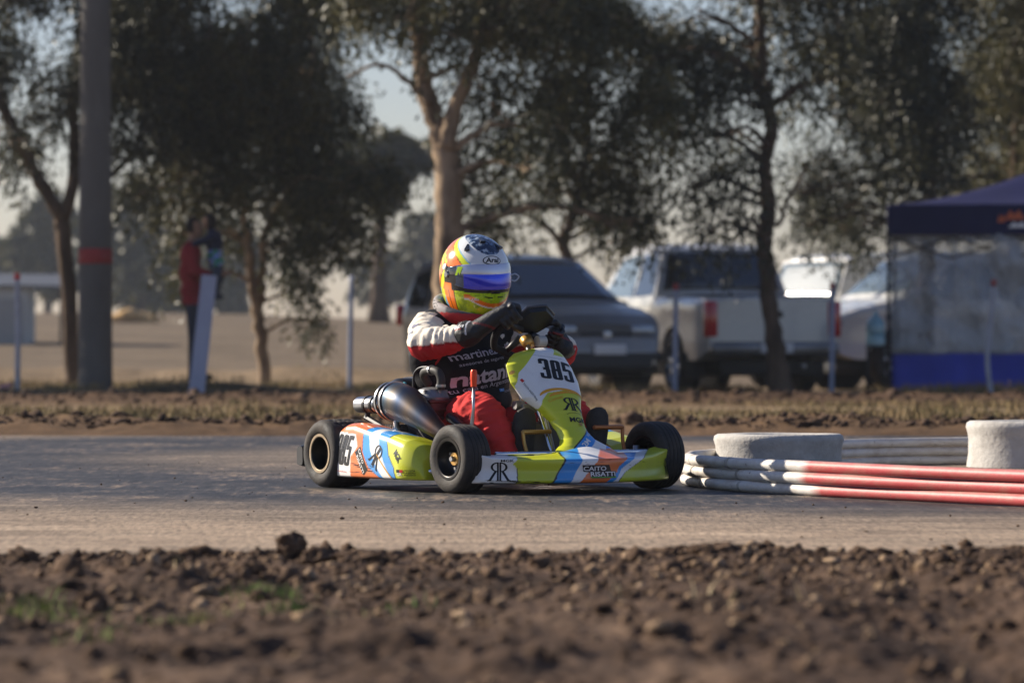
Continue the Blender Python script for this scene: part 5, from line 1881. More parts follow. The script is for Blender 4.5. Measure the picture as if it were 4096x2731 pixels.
shoe(0.245, 0.052, -0.062, 0.0)

# ---- helmet
HC = Vector((-0.56, -0.010, 0.836))
HROT = Matrix.Rotation(R(-3), 3, 'Z') @ Matrix.Rotation(R(7), 3, 'Y') @ Matrix.Rotation(R(3), 3, 'X')
def helm_pt(az, el, k=1.0):
    """point of the shell; az from straight ahead, positive to the driver's left; el up"""
    ca, sa, ce, se = math.cos(R(az)), math.sin(R(az)), math.cos(R(el)), math.sin(R(el))
    ra = 0.162 if ca > 0 else 0.158
    x, y, z = ra * ca * ce, 0.133 * sa * ce, (0.156 if el > 0 else 0.198) * se
    if el < 5 and ca > 0:                       # chin bar stands forward
        f = min(1, (5 - el) / 30)
        x += 0.020 * f * ca ** 1.5 * (1 if el > -45 else max(0.2, 1 - (-45 - el) / 35))
    if el < -25:                                # drawn in towards the neck
        f = min(1, (-25 - el) / 40)
        if ca < 0:
            x *= 1 - 0.12 * f
    if el > 20:
        x *= 1 + 0.03 * math.sin(R((el - 20) * 2.4))
    return HC + HROT @ (Vector((x, y, z)) * k)
def helm_dir(co):
    p = HROT.inverted() @ (Vector(co) - HC)
    el = math.degrees(math.atan2(p.z / (0.156 if p.z > 0 else 0.198), math.hypot(p.x / 0.162, p.y / 0.133)))
    az = math.degrees(math.atan2(p.y / 0.133, p.x / 0.162))
    return az, el
HGRN, HYEL, HORG, HWH, HSKY = lin('#b3d51a'), lin('#d6de1e'), lin('#f37d22'), lin('#dcdedd'), lin('#7ab4d6')
def helm_col(co):
    az, el = helm_dir(co)
    A = abs(az)
    nz = mnoise.noise(Vector((az * 0.12, el * 0.12, 3)))
    nf = mnoise.noise(Vector((az * 0.35, el * 0.35, 9)))
    if el > 13:
        t = A - (44 + (el - 20) * 1.3)
        if el > 34 and (az / 1.0) ** 2 * math.cos(R(el)) ** 2 + (el - 64) ** 2 < 31 ** 2 and t < -6:
            n2 = mnoise.noise(Vector((co.x * 38, co.y * 38, co.z * 38))) + 0.6 * mnoise.noise(Vector((co.x * 90, co.y * 90, co.z * 90)))
            return lin('#26344c') if n2 < 0.12 else (lin('#596c86') if n2 < 0.4 else lin('#a9b4be'))
        if t < -3:
            return HWH
        if t < 0:
            return HSKY
        if t < 13 + 3 * nz:
            return HYEL
        if t < 15 + 3 * nz:
            return BLACKC
        k = (el - 20) * 0.8 + 14 * nz
        if t > 45 and k % 30 < 9:
            return HYEL
        return HORG if nf < 0.35 else lin('#d4531a')
    if el > -16:
        if A < 76:
            return BLACKC
        if A < 92 and el > -8:
            return lin('#1a1c20')
        w = A + el * 0.7
        if 88 < w < 100:
            return HYEL
        if 100 <= w < 103:
            return BLACKC
        if w < 88:
            return HORG
        return HORG if (w % 44) < 30 else HYEL
    # chin
    if 70 < A < 96:
        q = (A - 70) % 13
        return BLACKC if q < 1.6 else HORG
    if A >= 96:
        return HYEL if (A + el) % 36 < 20 else HSKY
    line = -23 - 9 * math.cos(R(min(90, A * 2.0)))
    if A < 52 and line - 1.8 < el < line:
        return lin('#e8e4dc')
    if A < 52 and line <= el < line + 5:
        return HORG
    if A < 60 and el >= line + 5:
        return HGRN if nf < 0.2 else lin('#8fb81c')
    return lin('#c2d41c') if nz + 0.5 * nf < 0.15 else lin('#9db41c')
nu, nv = 220, 150
V, F = [], []
for j in range(nv + 1):
    el = -62 + (90 + 62) * j / nv
    for i in range(nu):
        V.append(helm_pt(360 * i / nu, min(el, 89.8)))
for j in range(nv):
    for i in range(nu):
        i2 = (i + 1) % nu
        F.append((j * nu + i, j * nu + i2, (j + 1) * nu + i2, (j + 1) * nu + i))
F.append(tuple(nv * nu + i for i in range(nu)))
helmet = paint(mk('helmet', V, F, M_HELM, person), helm_col)
helmet['label'] = 'full face helmet, white crown, orange sides, yellow chin and blue mirrored visor'
shell(helmet, 0.012)
# visor
V, F = [], []
nu, nv = 120, 40
for j in range(nv + 1):
    for i in range(nu + 1):
        az = -80 + 160 * i / nu
        edge = abs(az) / 80
        lo, hi = -13 + 7 * edge ** 4, 20 - 8 * edge ** 4
        V.append(helm_pt(az, lo + (hi - lo) * j / nv, 1.018))
for j in range(nv):
    for i in range(nu):
        q = j * (nu + 1) + i
        F.append((q, q + 1, q + nu + 2, q + nu + 1))
def visor_col(co):
    az, el = helm_dir(co)
    if abs(az) > 66:
        return lin('#2a2f36')
    if el > 6 - abs(az) * 0.02:
        return lin('#b9bdd2') if abs(az) < 58 else lin('#6d7484')
    k = (el + 14) / 20
    if abs(az) > 52:
        return lin('#3c4c66')
    return lin('#1a33d8') if k > 0.25 else lin('#3d3fd0')
visor = shell(paint(mk('visor', V, F, M_VISOR, helmet), visor_col), 0.002)
visor['label'] = 'blue mirrored visor with pale strip along the top'
# trim seal, pivots, vents, tab
for s in (-1, 1):
    p = helm_pt(s * 84, 2, 1.02)
    n_ = (p - HC).normalized()
    M = Matrix.Translation(p) @ n_.to_track_quat('Y', 'Z').to_matrix().to_4x4()
    autosmooth(MB().lathe([(0, 0.006), (0.010, 0.006), (0.013, 0.0), (0.013, -0.006)], 20, M).build('visor_pivot', M_STEEL, helmet))
    p = helm_pt(s * 92, 12, 1.02)
    M = Matrix.Translation(p) @ (p - HC).normalized().to_track_quat('Y', 'Z').to_matrix().to_4x4()
    autosmooth(MB().lathe([(0, 0.004), (0.007, 0.004), (0.012, 0.002), (0.012, -0.006)], 20, M).build('badge', M_WHITEP, helmet))
for az, el in ((-52, 40), (-14, 56), (30, 42)):
    p = helm_pt(az, el)
    q = helm_pt(az * 1.05, el + 14, 1.0)
    up = (p - HC).normalized()
    mb = MB()
    d = (p - q).normalized()
    sd = up.cross(d).normalized()
    vs = [q - sd * 0.004, q + sd * 0.004, p + sd * 0.011, p - sd * 0.011, p + sd * 0.009 + up * 0.014, p - sd * 0.009 + up * 0.014]
    mb.add(vs, [(0, 1, 2, 3), (0, 3, 5), (1, 4, 2), (0, 5, 4, 1), (3, 2, 4, 5)])
    autosmooth(mb.build('vent', mat('smoked_vent', '#22252b', 0.25), helmet))
p0, p1 = helm_pt(62, -2, 1.02), helm_pt(66, -2, 1.28)
MB().tube([tuple(q) for q in spline([helm_pt(60, 0, 1.02), helm_pt(62, 1, 1.14), helm_pt(64, -2, 1.24), helm_pt(62, -6, 1.14), helm_pt(60, -6, 1.02)], 5)], 0.003, 8, False).build('tear_off_tab', mat('clear_tab', '#b9c0cc', 0.2), helmet)
bh = bvh_of(helmet)
def on_helm(nm, vf, size, az, el, m, off=0.0015, rot=0.0):
    p = helm_pt(az, el)
    n_ = (p - HC).normalized()
    u = Vector((0, 0, 1)).cross(n_).normalized()
    v = n_.cross(u)
    u, v = u * math.cos(R(rot)) + v * math.sin(R(rot)), v * math.cos(R(rot)) - u * math.sin(R(rot))
    return decal(nm, vf, size, p, u, v, bh, m, helmet, off, 0.008, 0.08)
on_helm('emblem', DISC, (0.076, 0.037), -3, 26, M_BLACKP)
on_helm('emblem', DISC, (0.068, 0.030), -3, 26, M_WHITEP, 0.0022)
on_helm('lettering', text_polys('Arai', 0.03, 0.15), (0.056, 0.020), -3, 26.3, M_BLACKP, 0.003)
on_helm('lettering', text_polys('Affin', 0.01, 0.2), (0.032, 0.010), -37, -25, M_WHITEP, 0.002, 12)
for az in (-13, 10):
    on_helm('chin_slot', RECT, (0.030, 0.004), az, -22, M_BLACKP, 0.002)
on_helm('lettering', fill_each([[(-0.5, -0.5), (-0.15, 0.5), (0.5, 0.5), (0.1, -0.5), (0.02, -0.2), (-0.12, -0.2), (-0.2, -0.5)]]), (0.035, 0.032), -60, 9, mat('lime_print', '#a8cc1e', 0.3), 0.0052)

# ---- neck collar
V, F = [], []
nu, nv = 96, 40
CC = Vector((-0.592, -0.002, 0.682))
def collar_pt(i, j):
    an = 2 * math.pi * i / nu
    t = 2 * math.pi * j / nv
    front = 0.5 + 0.5 * math.cos(an)
    rx, ry = 0.118, 0.128
    back = 1 - front
    h = 0.036 * (0.55 + 0.75 * back)
    cz = 0.030 * back - 0.030 * front
    rr = 0.026
    d = Vector((math.cos(an) * rx, math.sin(an) * ry, cz))
    dr = Vector((math.cos(an), math.sin(an), 0))
    return CC + d + dr * rr * math.cos(t) + Vector((0, 0, 1)) * h * math.sin(t) * 1.15 + dr * 0.014 * math.sin(t)
for i in range(nu):
    for j in range(nv):
        V.append(collar_pt(i, j))
for i in range(nu):
    for j in range(nv):
        i2, j2 = (i + 1) % nu, (j + 1) % nv
        F.append((i * nv + j, i2 * nv + j, i2 * nv + j2, i * nv + j2))
def collar_col(co):
    p = co - CC
    an = math.atan2(p.y, p.x)
    back = 0.5 - 0.5 * math.cos(an)
    k = (p.z - 0.025 * back) / (0.036 * (0.55 + 0.75 * back))
    rad = math.hypot(p.x / 0.118, p.y / 0.128)
    if k < -0.25:
        return lin('#a81f24')
    if rad < 1.0:
        return lin('#3a3436')
    if 1.6 < abs(an) < 2.6 and k < 0.95:
        u_, v_ = abs(an) * 0.125 / 0.0095, k * 0.045 / 0.0085
        if int(math.floor(v_)) % 2:
            u_ += 0.5
        if ((u_ % 1) - 0.5) ** 2 + ((v_ % 1) - 0.5) ** 2 < 0.11:
            return lin('#1c1a1b')
    return lin('#8d8685') if abs(an) > 1.3 else lin('#3b3c44')
collar = paint(mk('neck_collar', V, F, M_COLLAR, person), collar_col)

# ================================================================== TRACK BARRIER
def barrier_mat():
    """paint by place: red on the near straight, white round the bend and behind; chipped and dusty"""
    m, nt, b = new_mat('barrier_paint')
    geo = nt.nodes.new('ShaderNodeAttribute')
    geo.attribute_name = 'Col'
    n1 = noise_node(nt, 9, 7, 0.7, stretch=(1, 1, 2))
    n2 = noise_node(nt, 45, 4, 0.7)
    ch = ramp(nt, n2.outputs['Fac'], [(0.66, (0, 0, 0)), (0.70, (1, 1, 1))])
    du = ramp(nt, n1.outputs['Fac'], [(0.45, (0, 0, 0)), (0.75, (0.6,) * 3)])
    c = mix(nt, ch.outputs[0], geo.outputs['Color'], lin('#4a4845'))
    c = mix(nt, du.outputs[0], c, lin('#8f7a66'))
    gn = nt.nodes.new('ShaderNodeNewGeometry')
    sz_ = nt.nodes.new('ShaderNodeSeparateXYZ')
    nt.links.new(gn.outputs['Normal'], sz_.inputs[0])
    settle = ramp(nt, sz_.outputs['Z'], [(0.25, (0, 0, 0)), (0.9, (0.5,) * 3)])
    sn = ramp(nt, n1.outputs['Fac'], [(0.3, (0.35,) * 3), (0.6, (1,) * 3)])
    c = mix(nt, mix(nt, 1.0, settle.outputs[0], sn.outputs[0], 'MULTIPLY'), c, lin('#a8978a'))
    nt.links.new(c, b.inputs['Base Color'])
    b.inputs['Roughness'].default_value = 0.55
    bp = nt.nodes.new('ShaderNodeBump')
    bp.inputs['Strength'].default_value = 0.3
    bp.inputs['Distance'].default_value = 0.004
    nt.links.new(n2.outputs['Fac'], bp.inputs['Height'])
    nt.links.new(bp.outputs[0], b.inputs['Normal'])
    return m
M_BARRIER = barrier_mat()
M_JOINT = mat('pipe_joint', '#b3aea6', 0.6, var=0.3, vscale=30, dirt=0.4)
pp = [(3.3, 11.1), (2.4, 12.45), (1.78, 13.40), (1.07, 14.50), (0.84, 14.98), (0.715, 15.40), (0.72, 15.85), (0.86, 16.35), (1.18, 17.2), (1.55, 18.0), (2.1, 18.45), (3.7, 18.75)]
sm = spline(pp, 14)
RW, WW = lin('#ad3b3e'), lin('#cfcbc4')
for lv, lab in enumerate(('lowest of three stacked barrier pipes bending round the painted tyres', 'middle of three stacked barrier pipes bending round the painted tyres', 'topmost of three stacked barrier pipes bending round the painted tyres')):
    pts = []
    for i, q in enumerate(sm):
        wob = 0.008 * math.sin(i * 0.21 + lv * 2.1) + 0.004 * math.sin(i * 0.6 + lv)
        pts.append((q[0] + wob, q[1] + wob * 0.6, 0.0215 + 0.0425 * lv + 0.001 * math.sin(i * 0.3 + lv)))
    o = MB().tube(pts, 0.0212, 16).build('barrier_pipe', M_BARRIER)
    paint(o, lambda co, lv=lv: RW if (co.y < 14.42 + 0.03 * lv and co.x > 0.6) else WW)
    for k in (52, 66, 95):
        k = min(k + lv * 2, len(pts) - 2)
        p, q = Vector(pts[k]), Vector(pts[k + 1])
        d_ = (q - p).normalized()
        MB().tube([p - d_ * 0.011, p + d_ * 0.011], 0.0226, 16).build('joint', M_JOINT, o)
    tag(o, lab, 'pipe', 'stacked barrier pipes')
M_WTYRE = mat('whitewashed_tyre', '#bdbab4', 0.85, var=0.2, vscale=8, bump=0.5, bscale=40, dirt=0.5, dirt_col='#6d6258', dscale=7)
def flat_tyre(x, y, r, h, label):
    prof = [(r * 0.60, h * 0.90), (r * 0.66, h * 0.985), (r * 0.80, h * 1.0), (r * 0.93, h * 0.995), (r * 0.985, h * 0.95), (r, h * 0.86), (r * 0.975, h * 0.74), (r * 0.965, h * 0.6), (r * 0.965, h * 0.3), (r * 0.98, h * 0.12), (r * 0.985, h * 0.0),
            (r * 0.7, 0.0), (r * 0.62, h * 0.1), (r * 0.60, h * 0.5)]
    mb = MB().lathe([(a, b_) for a, b_ in prof], 96, Matrix.Rotation(R(90), 4, 'X'), True)
    mb.v = [(v[0], v[1], v[2]) for v in mb.v]
    rg = np.random.default_rng(int(x * 100))
    vs = []
    for v in mb.v:
        p = Vector(v)
        n_ = mnoise.noise(p * 5 + Vector((x, y, 0))) * 0.008
        vs.append((p.x * (1 + n_ / r), p.y * (1 + n_ / r), p.z + 0.004 * mnoise.noise(Vector((p.x * 4, p.y * 4, x)))))
    mb.v = vs
    o = autosmooth(mb.build('tyre_barrier', M_WTYRE), 50)
    o.location = (x, y, 0.002)
    tag(o, label, 'tyre', 'whitewashed tyres inside the barrier')
flat_tyre(1.105, 16.25, 0.272, 0.190, 'whitewashed tyre lying flat inside the bend of the barrier pipes')
flat_tyre(2.375, 17.95, 0.295, 0.212, 'whitewashed tyre lying flat further back, cut by the right border')

# ================================================================== POLE, POSTS, BOARD
M_CONC = mat('weathered_concrete', '#5d5a56', 0.9, var=0.2, vscale=2.5, bump=0.3, bscale=20, dirt=0.35, dirt_col='#55504a', dscale=2, stretch=(1, 1, 0.3))
M_REDBAND = mat('faded_red_band', '#8e2a28', 0.8, var=0.25, vscale=6)
px = at(219, 890, 45.5)
zb = float(gz(px.x, 45.5)) - 0.1
pole = empty('concrete_pole', (px.x, 45.5, zb))
prof = [(0.0, 0.0), (0.205, 0.0), (0.198, 0.6), (0.19, 2.0), (0.175, 4.0), (0.165, 6.0), (0.145, 9.6), (0, 9.62)]
M90 = Matrix.Rotation(R(90), 4, 'X')
def upright(mb, prof, seg=28):
    return mb.lathe(prof, seg, M90)
autosmooth(upright(MB(), prof, 28).build('shaft', M_CONC, pole))
upright(MB(), [(0.1945, 1.55), (0.1975, 1.555), (0.1965, 1.72), (0.192, 1.725)], 28).build('red_band', M_REDBAND, pole)
tag(pole, 'thick tapered concrete pole with a faded red band round it', 'pole')

def post(pts, Y, r, m, label, tip=None, band=None):
    b0 = at(*pts[-1], Y)
    zg = float(gz(b0.x, Y)) - 0.05
    root = empty('fence_post', (b0.x, Y, zg))
    line = [at(x, y, Y) - Vector((b0.x, Y, zg)) for x, y in pts]
    line[-1].z = 0
    sm_ = spline([tuple(p) for p in line], 6)
    MB().tube([tuple(q) for q in sm_], r, 12).build('shaft', m, root)
    if tip:
        t0, t1 = Vector(sm_[0]), Vector(sm_[1])
        d = (t0 - t1).normalized()
        MB().tube([t0 - d * 0.07, t0 + d * 0.004], r * 1.08, 12).build('tip', tip, root)
    tag(root, label, 'post', 'thin fence posts along the verge')
    return root
M_POSTW = mat('white_post_paint', '#a5a7b0', 0.6, var=0.2, vscale=6, dirt=0.3)
M_POST_SHADE = mat('shade_grey_post', '#7f879a', 0.6, var=0.15, vscale=6)  # blue-grey version of the post paint, with the shade put into its colour
post([(39, 628), (41, 760), (40, 895)], 45.0, 0.032, M_POSTW, 'white fence post with a red tip near the left border', M_REDP)
post([(808, 632), (805, 760), (803, 898)], 45.0, 0.028, M_POST_SHADE, 'thin shade-grey fence post standing between the twin stemmed tree and the helmet')
post([(1553, 652), (1551, 780), (1550, 905)], 45.0, 0.030, M_POST_SHADE, 'thin shade-grey fence post in front of the pickup rear wheel', M_REDBAND)
post([(1912, 650), (1911, 780), (1910, 900)], 45.0, 0.030, M_POST_SHADE, 'thin shade-grey fence post between the slim gum tree and the gazebo', M_REDBAND)
post([(2283, 643), (2276, 740), (2268, 810), (2270, 860), (2278, 902)], 45.0, 0.030, M_POSTW, 'bent pale fence post in front of the gazebo wall', M_REDBAND)

# leaning white board
b0, b1 = at(449, 911, 43.9), at(481, 632, 44.15)
b0.z = -0.03
root = MB()
d = (b1 - b0).normalized()
sd = Vector((1, 0, 0))
sd = (sd - d * sd.dot(d)).normalized()
nn = sd.cross(d)
hw, ht = 0.088, 0.016
vs = []
for p, w in ((b0, hw), (b1, hw * 0.97)):
    vs += [p - sd * w - nn * ht, p + sd * w - nn * ht, p + sd * w + nn * ht, p - sd * w + nn * ht]
bo = root.add(vs, [(0, 1, 2, 3), (7, 6, 5, 4), (0, 4, 5, 1), (1, 5, 6, 2), (2, 6, 7, 3), (3, 7, 4, 0)]).build('leaning_board', mat('white_board', '#9498a8', 0.5, var=0.08, vscale=3), None, False)
tag(bo, 'plain white board leaning upright in front of the person in red', 'board')

# ================================================================== BYSTANDERS
M_BODY = mat('bystander_clothes', '#ffffff', 0.85, attr='Col', var=0.12, vscale=12, spec=0.2)
gx = at(456, 884, 44.75).x
gzv = float(gz(gx, 44.75))
def bystander(balls, colf, label, loc):
    o = blob('person', balls, 0.016, M_BODY, None, 5)
    o.location = loc
    paint(o, colf)
    tag(o, label, 'person', 'bystanders behind the track')
    return o
SKIN, HAIR, JEAN, SWEAT = lin('#8a6a55'), lin('#241c18'), lin('#2f333d'), lin('#7e1f24')
# adult in profile, facing the kart's way, child carried in front
ad = [((-0.06, 0, 1.775), (0.095, 0.08, 0.12)), ((0.035, 0, 1.755), (0.022, 0.018, 0.028)), ((-0.005, 0, 1.70), (0.06, 0.055, 0.05)), ((-0.07, 0, 1.62), (0.055, 0.055, 0.08))]
ad += [((-0.09, 0, 1.45), (0.13, 0.20, 0.16)), ((-0.10, 0, 1.25), (0.13, 0.18, 0.18)), ((-0.08, 0, 1.05), (0.135, 0.17, 0.15)), ((-0.06, 0, 0.93), (0.14, 0.17, 0.11))]
for s in (-1, 1):
    ad += limb([(-0.09, s * 0.20, 1.50, 0.072), (-0.03, s * 0.24, 1.26, 0.06), (0.16, s * 0.12, 1.22, 0.048), (0.30, s * 0.02, 1.24, 0.04)])
    ad += [((0.33, s * 0.0, 1.24), (0.05, 0.04, 0.03))]
    fx = 0.02 + 0.05 * s
    ad += limb([(-0.05, s * 0.09, 0.90, 0.10), (-0.02 + 0.02 * s, s * 0.10, 0.50, 0.075), (-0.03 + 0.03 * s, s * 0.10, 0.10, 0.055)])
    ad += [((0.02 + 0.03 * s, s * 0.10, 0.05), (0.13, 0.05, 0.05))]
def ad_col(co):
    if co.z > 1.70 and (co.x < -0.045 or co.z > 1.83):
        return HAIR
    if co.z > 1.60 or co.x > 0.27:
        return SKIN
    if co.z > 0.88:
        return SWEAT
    return JEAN if co.z > 0.10 else lin('#1c1a1a')
adult = bystander(ad, ad_col, 'adult in dark red sweater and jeans carrying a child behind the leaning board', (gx, 44.75, gzv))
ch = [((0.20, 0, 1.83), (0.085, 0.075, 0.10)), ((0.145, 0, 1.80), (0.03, 0.03, 0.03)), ((0.22, 0, 1.72), (0.05, 0.05, 0.05)), ((0.25, 0, 1.60), (0.11, 0.13, 0.14)), ((0.26, 0, 1.44), (0.10, 0.12, 0.12)), ((0.27, 0, 1.36), (0.11, 0.12, 0.09))]
for s in (-1, 1):
    ch += limb([(0.25, s * 0.12, 1.66, 0.05), (0.12, s * 0.18, 1.60, 0.042), (0.02, s * 0.14, 1.56, 0.035)])
    ch += limb([(0.28, s * 0.08, 1.36, 0.07), (0.30, s * 0.20, 1.22, 0.06), (0.26, s * 0.17, 1.02, 0.045)])
    ch += [((0.29, s * 0.17, 0.97), (0.075, 0.035, 0.035))]
def ch_col(co):
    if co.z > 1.75:
        return HAIR if (co.x > 0.17 or co.z > 1.87) else SKIN
    if co.z > 1.50:
        return lin('#1e2238')
    if co.z > 1.32:
        n_ = mnoise.noise(Vector((co.x * 14, co.y * 14, co.z * 14)))
        return lin('#2f7a4a') if n_ > 0.05 else (lin('#7a86c8') if n_ > -0.2 else lin('#8d8a3a'))
    return lin('#3a3d46')
bystander(ch, ch_col, 'small child in dark blue jacket carried in the adult\'s arms', (gx - 0.07, 44.72, gzv))

# ================================================================== VEHICLES
M_GLASS = mat('dark_cabin_glass', '#15181b', 0.06, spec=0.8, coat=0.5)  # opaque panes; the darkness of the cabin behind is put into the colour
M_GLASSP = mat('pale_glass', '#5d6a70', 0.15, spec=0.8, coat=0.5)
M_CTYRE = mat('car_tyre', '#1b1a19', 0.8, dirt=0.4)
M_ALLOY = mat('alloy_wheel', '#a9a9aa', 0.3, 0.8)
M_DARKP = mat('dark_trim', '#1c1c1d', 0.6)
M_TAIL = mat('tail_light', '#b3121c', 0.2, coat=0.5)
M_LAMP = mat('headlamp_glass', '#9aa0a6', 0.1, 0.3, coat=0.6)
M_PLATE = mat('number_plate', '#c9c9c9', 0.5)
def vehicle(name, label, C, head, spec, paintm, group='vehicles parked behind the verge'):
    rz = math.atan2(head[1], head[0])
    zg = float(gz(C[0], C[1]))
    root = empty(name, (C[0], C[1], zg), rz)
    tag(root, label, 'car' if name != 'pickup_truck' else 'truck', group)
    xs_t, zs_t = zip(*spec['top'])
    hw, belt, tum = spec['hw'], spec['belt'], spec['tum']
    L0, L1 = xs_t[0], xs_t[-1]
    def ztop(x):
        return interp(x, xs_t, zs_t)
    def zbot(x):
        z = spec['sill']
        z += 0.12 * max(0, (abs(x - (L0 + L1) / 2) / ((L1 - L0) / 2) - 0.86) / 0.14)
        for ax in spec['axles']:
            d = spec['arch'] ** 2 - (x - ax) ** 2
            if d > 0:
                z = max(z, spec['wr'] + math.sqrt(d))
        return z
    def half(x, z):
        w = hw - (max(0, z - belt) * tum) - 0.03 * max(0, (0.62 - z)) / 0.4
        e = max(0, (abs(x - (L0 + L1) / 2) / ((L1 - L0) / 2) - 0.80) / 0.20)
        w *= 1 - spec.get('taper', 0.10) * e ** 2
        return w + 0.012 * math.exp(-((z - belt + 0.12) / 0.12) ** 2)
    st = sorted(set([round(x, 4) for x in np.linspace(L0, L1, 110)] + [x + e for x in xs_t for e in (0.0, -0.004, 0.004) if L0 <= x + e <= L1]))
    secs = []
    for x in st:
        zt, zb_ = ztop(x), zbot(x)
        zt = max(zt, zb_ + 0.02)
        side = []
        for k in range(15):
            t = k / 14
            z = zb_ + (zt - zb_) * t
            w = half(x, z)
            if t > 0.9:
                w -= 0.03 * ((t - 0.9) / 0.1) ** 2
            side.append((w, z))
        top = [(side[-1][0] * c, zt + 0.02 * (1 - c * c) + 0.006) for c in (0.8, 0.4, 0, -0.4, -0.8)]
        loop = [(x, w, z) for w, z in side] + [(x, w, z) for w, z in top] + [(x, -w, z) for w, z in side[::-1]]
        secs.append(loop)
    body = autosmooth(MB().loft(secs).build('body', paintm, root), 40)
    # underside
    MB().box(((L0 + L1) / 2, 0, 0.34), ((L1 - L0) * 0.92, hw * 1.35, 0.22), None, 0.03).build('underbody', M_DARKP, root)
    # side windows: real panes a little proud of the body
    for s in (-1, 1):
        for poly, gm in spec['side']:
            vs, fs = poly_fill([poly])
            bm = bmesh.new()
            bv = [bm.verts.new((x, 0, z)) for x, z in vs]
            for f in fs:
                bm.faces.new([bv[i] for i in f])
            for _ in range(3):
                es = [e for e in bm.edges if e.calc_length() > 0.15]
                bmesh.ops.subdivide_edges(bm, edges=es, cuts=1)
                bmesh.ops.triangulate(bm, faces=[f for f in bm.faces if len(f.verts) > 3])
            for v in bm.verts:
                v.co.y = s * (half(v.co.x, v.co.z) + 0.006)
            me = bpy.data.meshes.new('window')
            bm.to_mesh(me)
            bm.free()
            me.materials.append(gm)
            w_ = bpy.data.objects.new('window', me)
            COL.objects.link(w_)
            w_.parent = root
            shell(w_, 0.004)
    # windscreens lie on the sloping parts of the roofline
    for nm, x0, x1, k, gm in spec['screens']:
        V, F = [], []
        for i in range(9):
            x = x0 + (x1 - x0) * i / 8
            for j in range(13):
                u = -1 + j / 6
                z = ztop(x)
                V.append((x, u * (half(x, z) * k), z + 0.034 - 0.02 * (u * k) ** 2))
        for i in range(8):
            for j in range(12):
                q = i * 13 + j
                F.append((q, q + 1, q + 14, q + 13))
        shell(mk(nm, V, F, gm, root), 0.004)
    # wheels
    r = spec['wr']
    for ax in spec['axles']:
        for s in (-1, 1):
            M = Matrix.Translation((0, 0, 0))
            hub = MB().lathe([(0, s * 0.07), (0.05, s * 0.07), (0.06, s * 0.05), (0.06, -s * 0.05)], 20).build('wheel', M_ALLOY, root)
            hub.location = (ax, s * (hw - 0.10), r)
            autosmooth(MB().lathe([(r * 0.66, -0.10), (r * 0.9, -0.105), (r, -0.08), (r, 0.08), (r * 0.9, 0.105), (r * 0.66, 0.10)], 40, None, True).build('tyre', M_CTYRE, hub))
            rm = MB().lathe([(r * 0.68, s * 0.085), (r * 0.62, s * 0.09), (r * 0.58, s * 0.06), (r * 0.60, -s * 0.09), (r * 0.68, -s * 0.09)], 40)
            for q in range(6):
                an = q * math.pi / 3 + 0.3
                rm.box((math.cos(an) * r * 0.34, s * 0.062, math.sin(an) * r * 0.34), (r * 0.56, 0.03, 0.06), Matrix.Rotation(-an, 3, 'Y'), 0.008)
            autosmooth(rm.build('rim', M_ALLOY, hub))
            wl = MB().lathe([(0, -s * 0.02), (spec['arch'] - 0.01, -s * 0.02)], 32)
            ob = wl.build('wheel_well', M_DARKP, root)
            ob.location = (ax, s * (hw - 0.20), r)
    for p in spec['parts']:
        nm, c, dd, mm = p[:4]
        mb = MB().box(c, dd, p[4] if len(p) > 4 else None, min(dd) * 0.3)
        autosmooth(mb.build(nm, mm, root))
    return root, half, ztop

# grey hatchback seen from its right front corner
spec = dict(top=[(-2.08, 0.60), (-2.05, 0.98), (-1.95, 1.08), (-1.66, 1.56), (-1.3, 1.635), (-0.3, 1.65), (0.15, 1.59), (0.98, 1.07), (1.40, 1.00), (1.70, 0.91), (1.90, 0.79), (2.03, 0.64), (2.08, 0.48)],
            hw=0.83, belt=1.0, tum=0.30, sill=0.22, axles=(1.36, -1.16), arch=0.36, wr=0.30, taper=0.24,
            side=[([(-1.75, 1.06), (-1.62, 1.44), (-1.22, 1.52), (-1.15, 1.03)], M_GLASS), ([(-1.08, 1.03), (-1.14, 1.53), (-0.22, 1.55), (-0.20, 1.02)], M_GLASS), ([(-0.12, 1.02), (-0.14, 1.55), (0.10, 1.52), (0.72, 1.05)], M_GLASS)],
            screens=[('windscreen', 0.93, 0.20, 0.90, M_GLASS), ('rear_window', -1.92, -1.68, 0.86, M_GLASS)],
            parts=[('headlamp', (1.87, 0.52, 0.74), (0.20, 0.32, 0.13), M_LAMP), ('headlamp', (1.87, -0.52, 0.74), (0.20, 0.32, 0.13), M_LAMP), ('grille', (1.985, 0, 0.68), (0.08, 0.70, 0.08), M_DARKP),
                   ('air_intake', (2.06, 0, 0.36), (0.06, 1.15, 0.14), M_DARKP), ('number_plate', (2.10, 0, 0.52), (0.02, 0.42, 0.12), M_PLATE), ('emblem', (2.03, 0, 0.685), (0.02, 0.10, 0.10), M_ALLOY),
                   ('mirror', (0.62, -0.93, 1.04), (0.12, 0.20, 0.13), mat('mirror_grey', '#77736d', 0.4)), ('mirror', (0.62, 0.93, 1.04), (0.12, 0.20, 0.13), M_DARKP),
                   ('tail_lamp', (-2.02, -0.74, 0.95), (0.12, 0.12, 0.26), M_TAIL), ('tail_lamp', (-2.02, 0.74, 0.95), (0.12, 0.12, 0.26), M_TAIL), ('bumper', (2.055, 0, 0.44), (0.06, 1.40, 0.10), M_DARKP)])
M_GREY = mat('dusty_grey_paint', '#85817c', 0.3, 0.5, var=0.06, vscale=3, coat=0.4, dirt=0.25, dirt_col='#9a8a74', dscale=3)
vehicle('hatchback_car', 'dusty grey hatchback parked behind the driver, facing the track', (0.19, 47.5), (0.454, -0.891), spec, M_GREY)

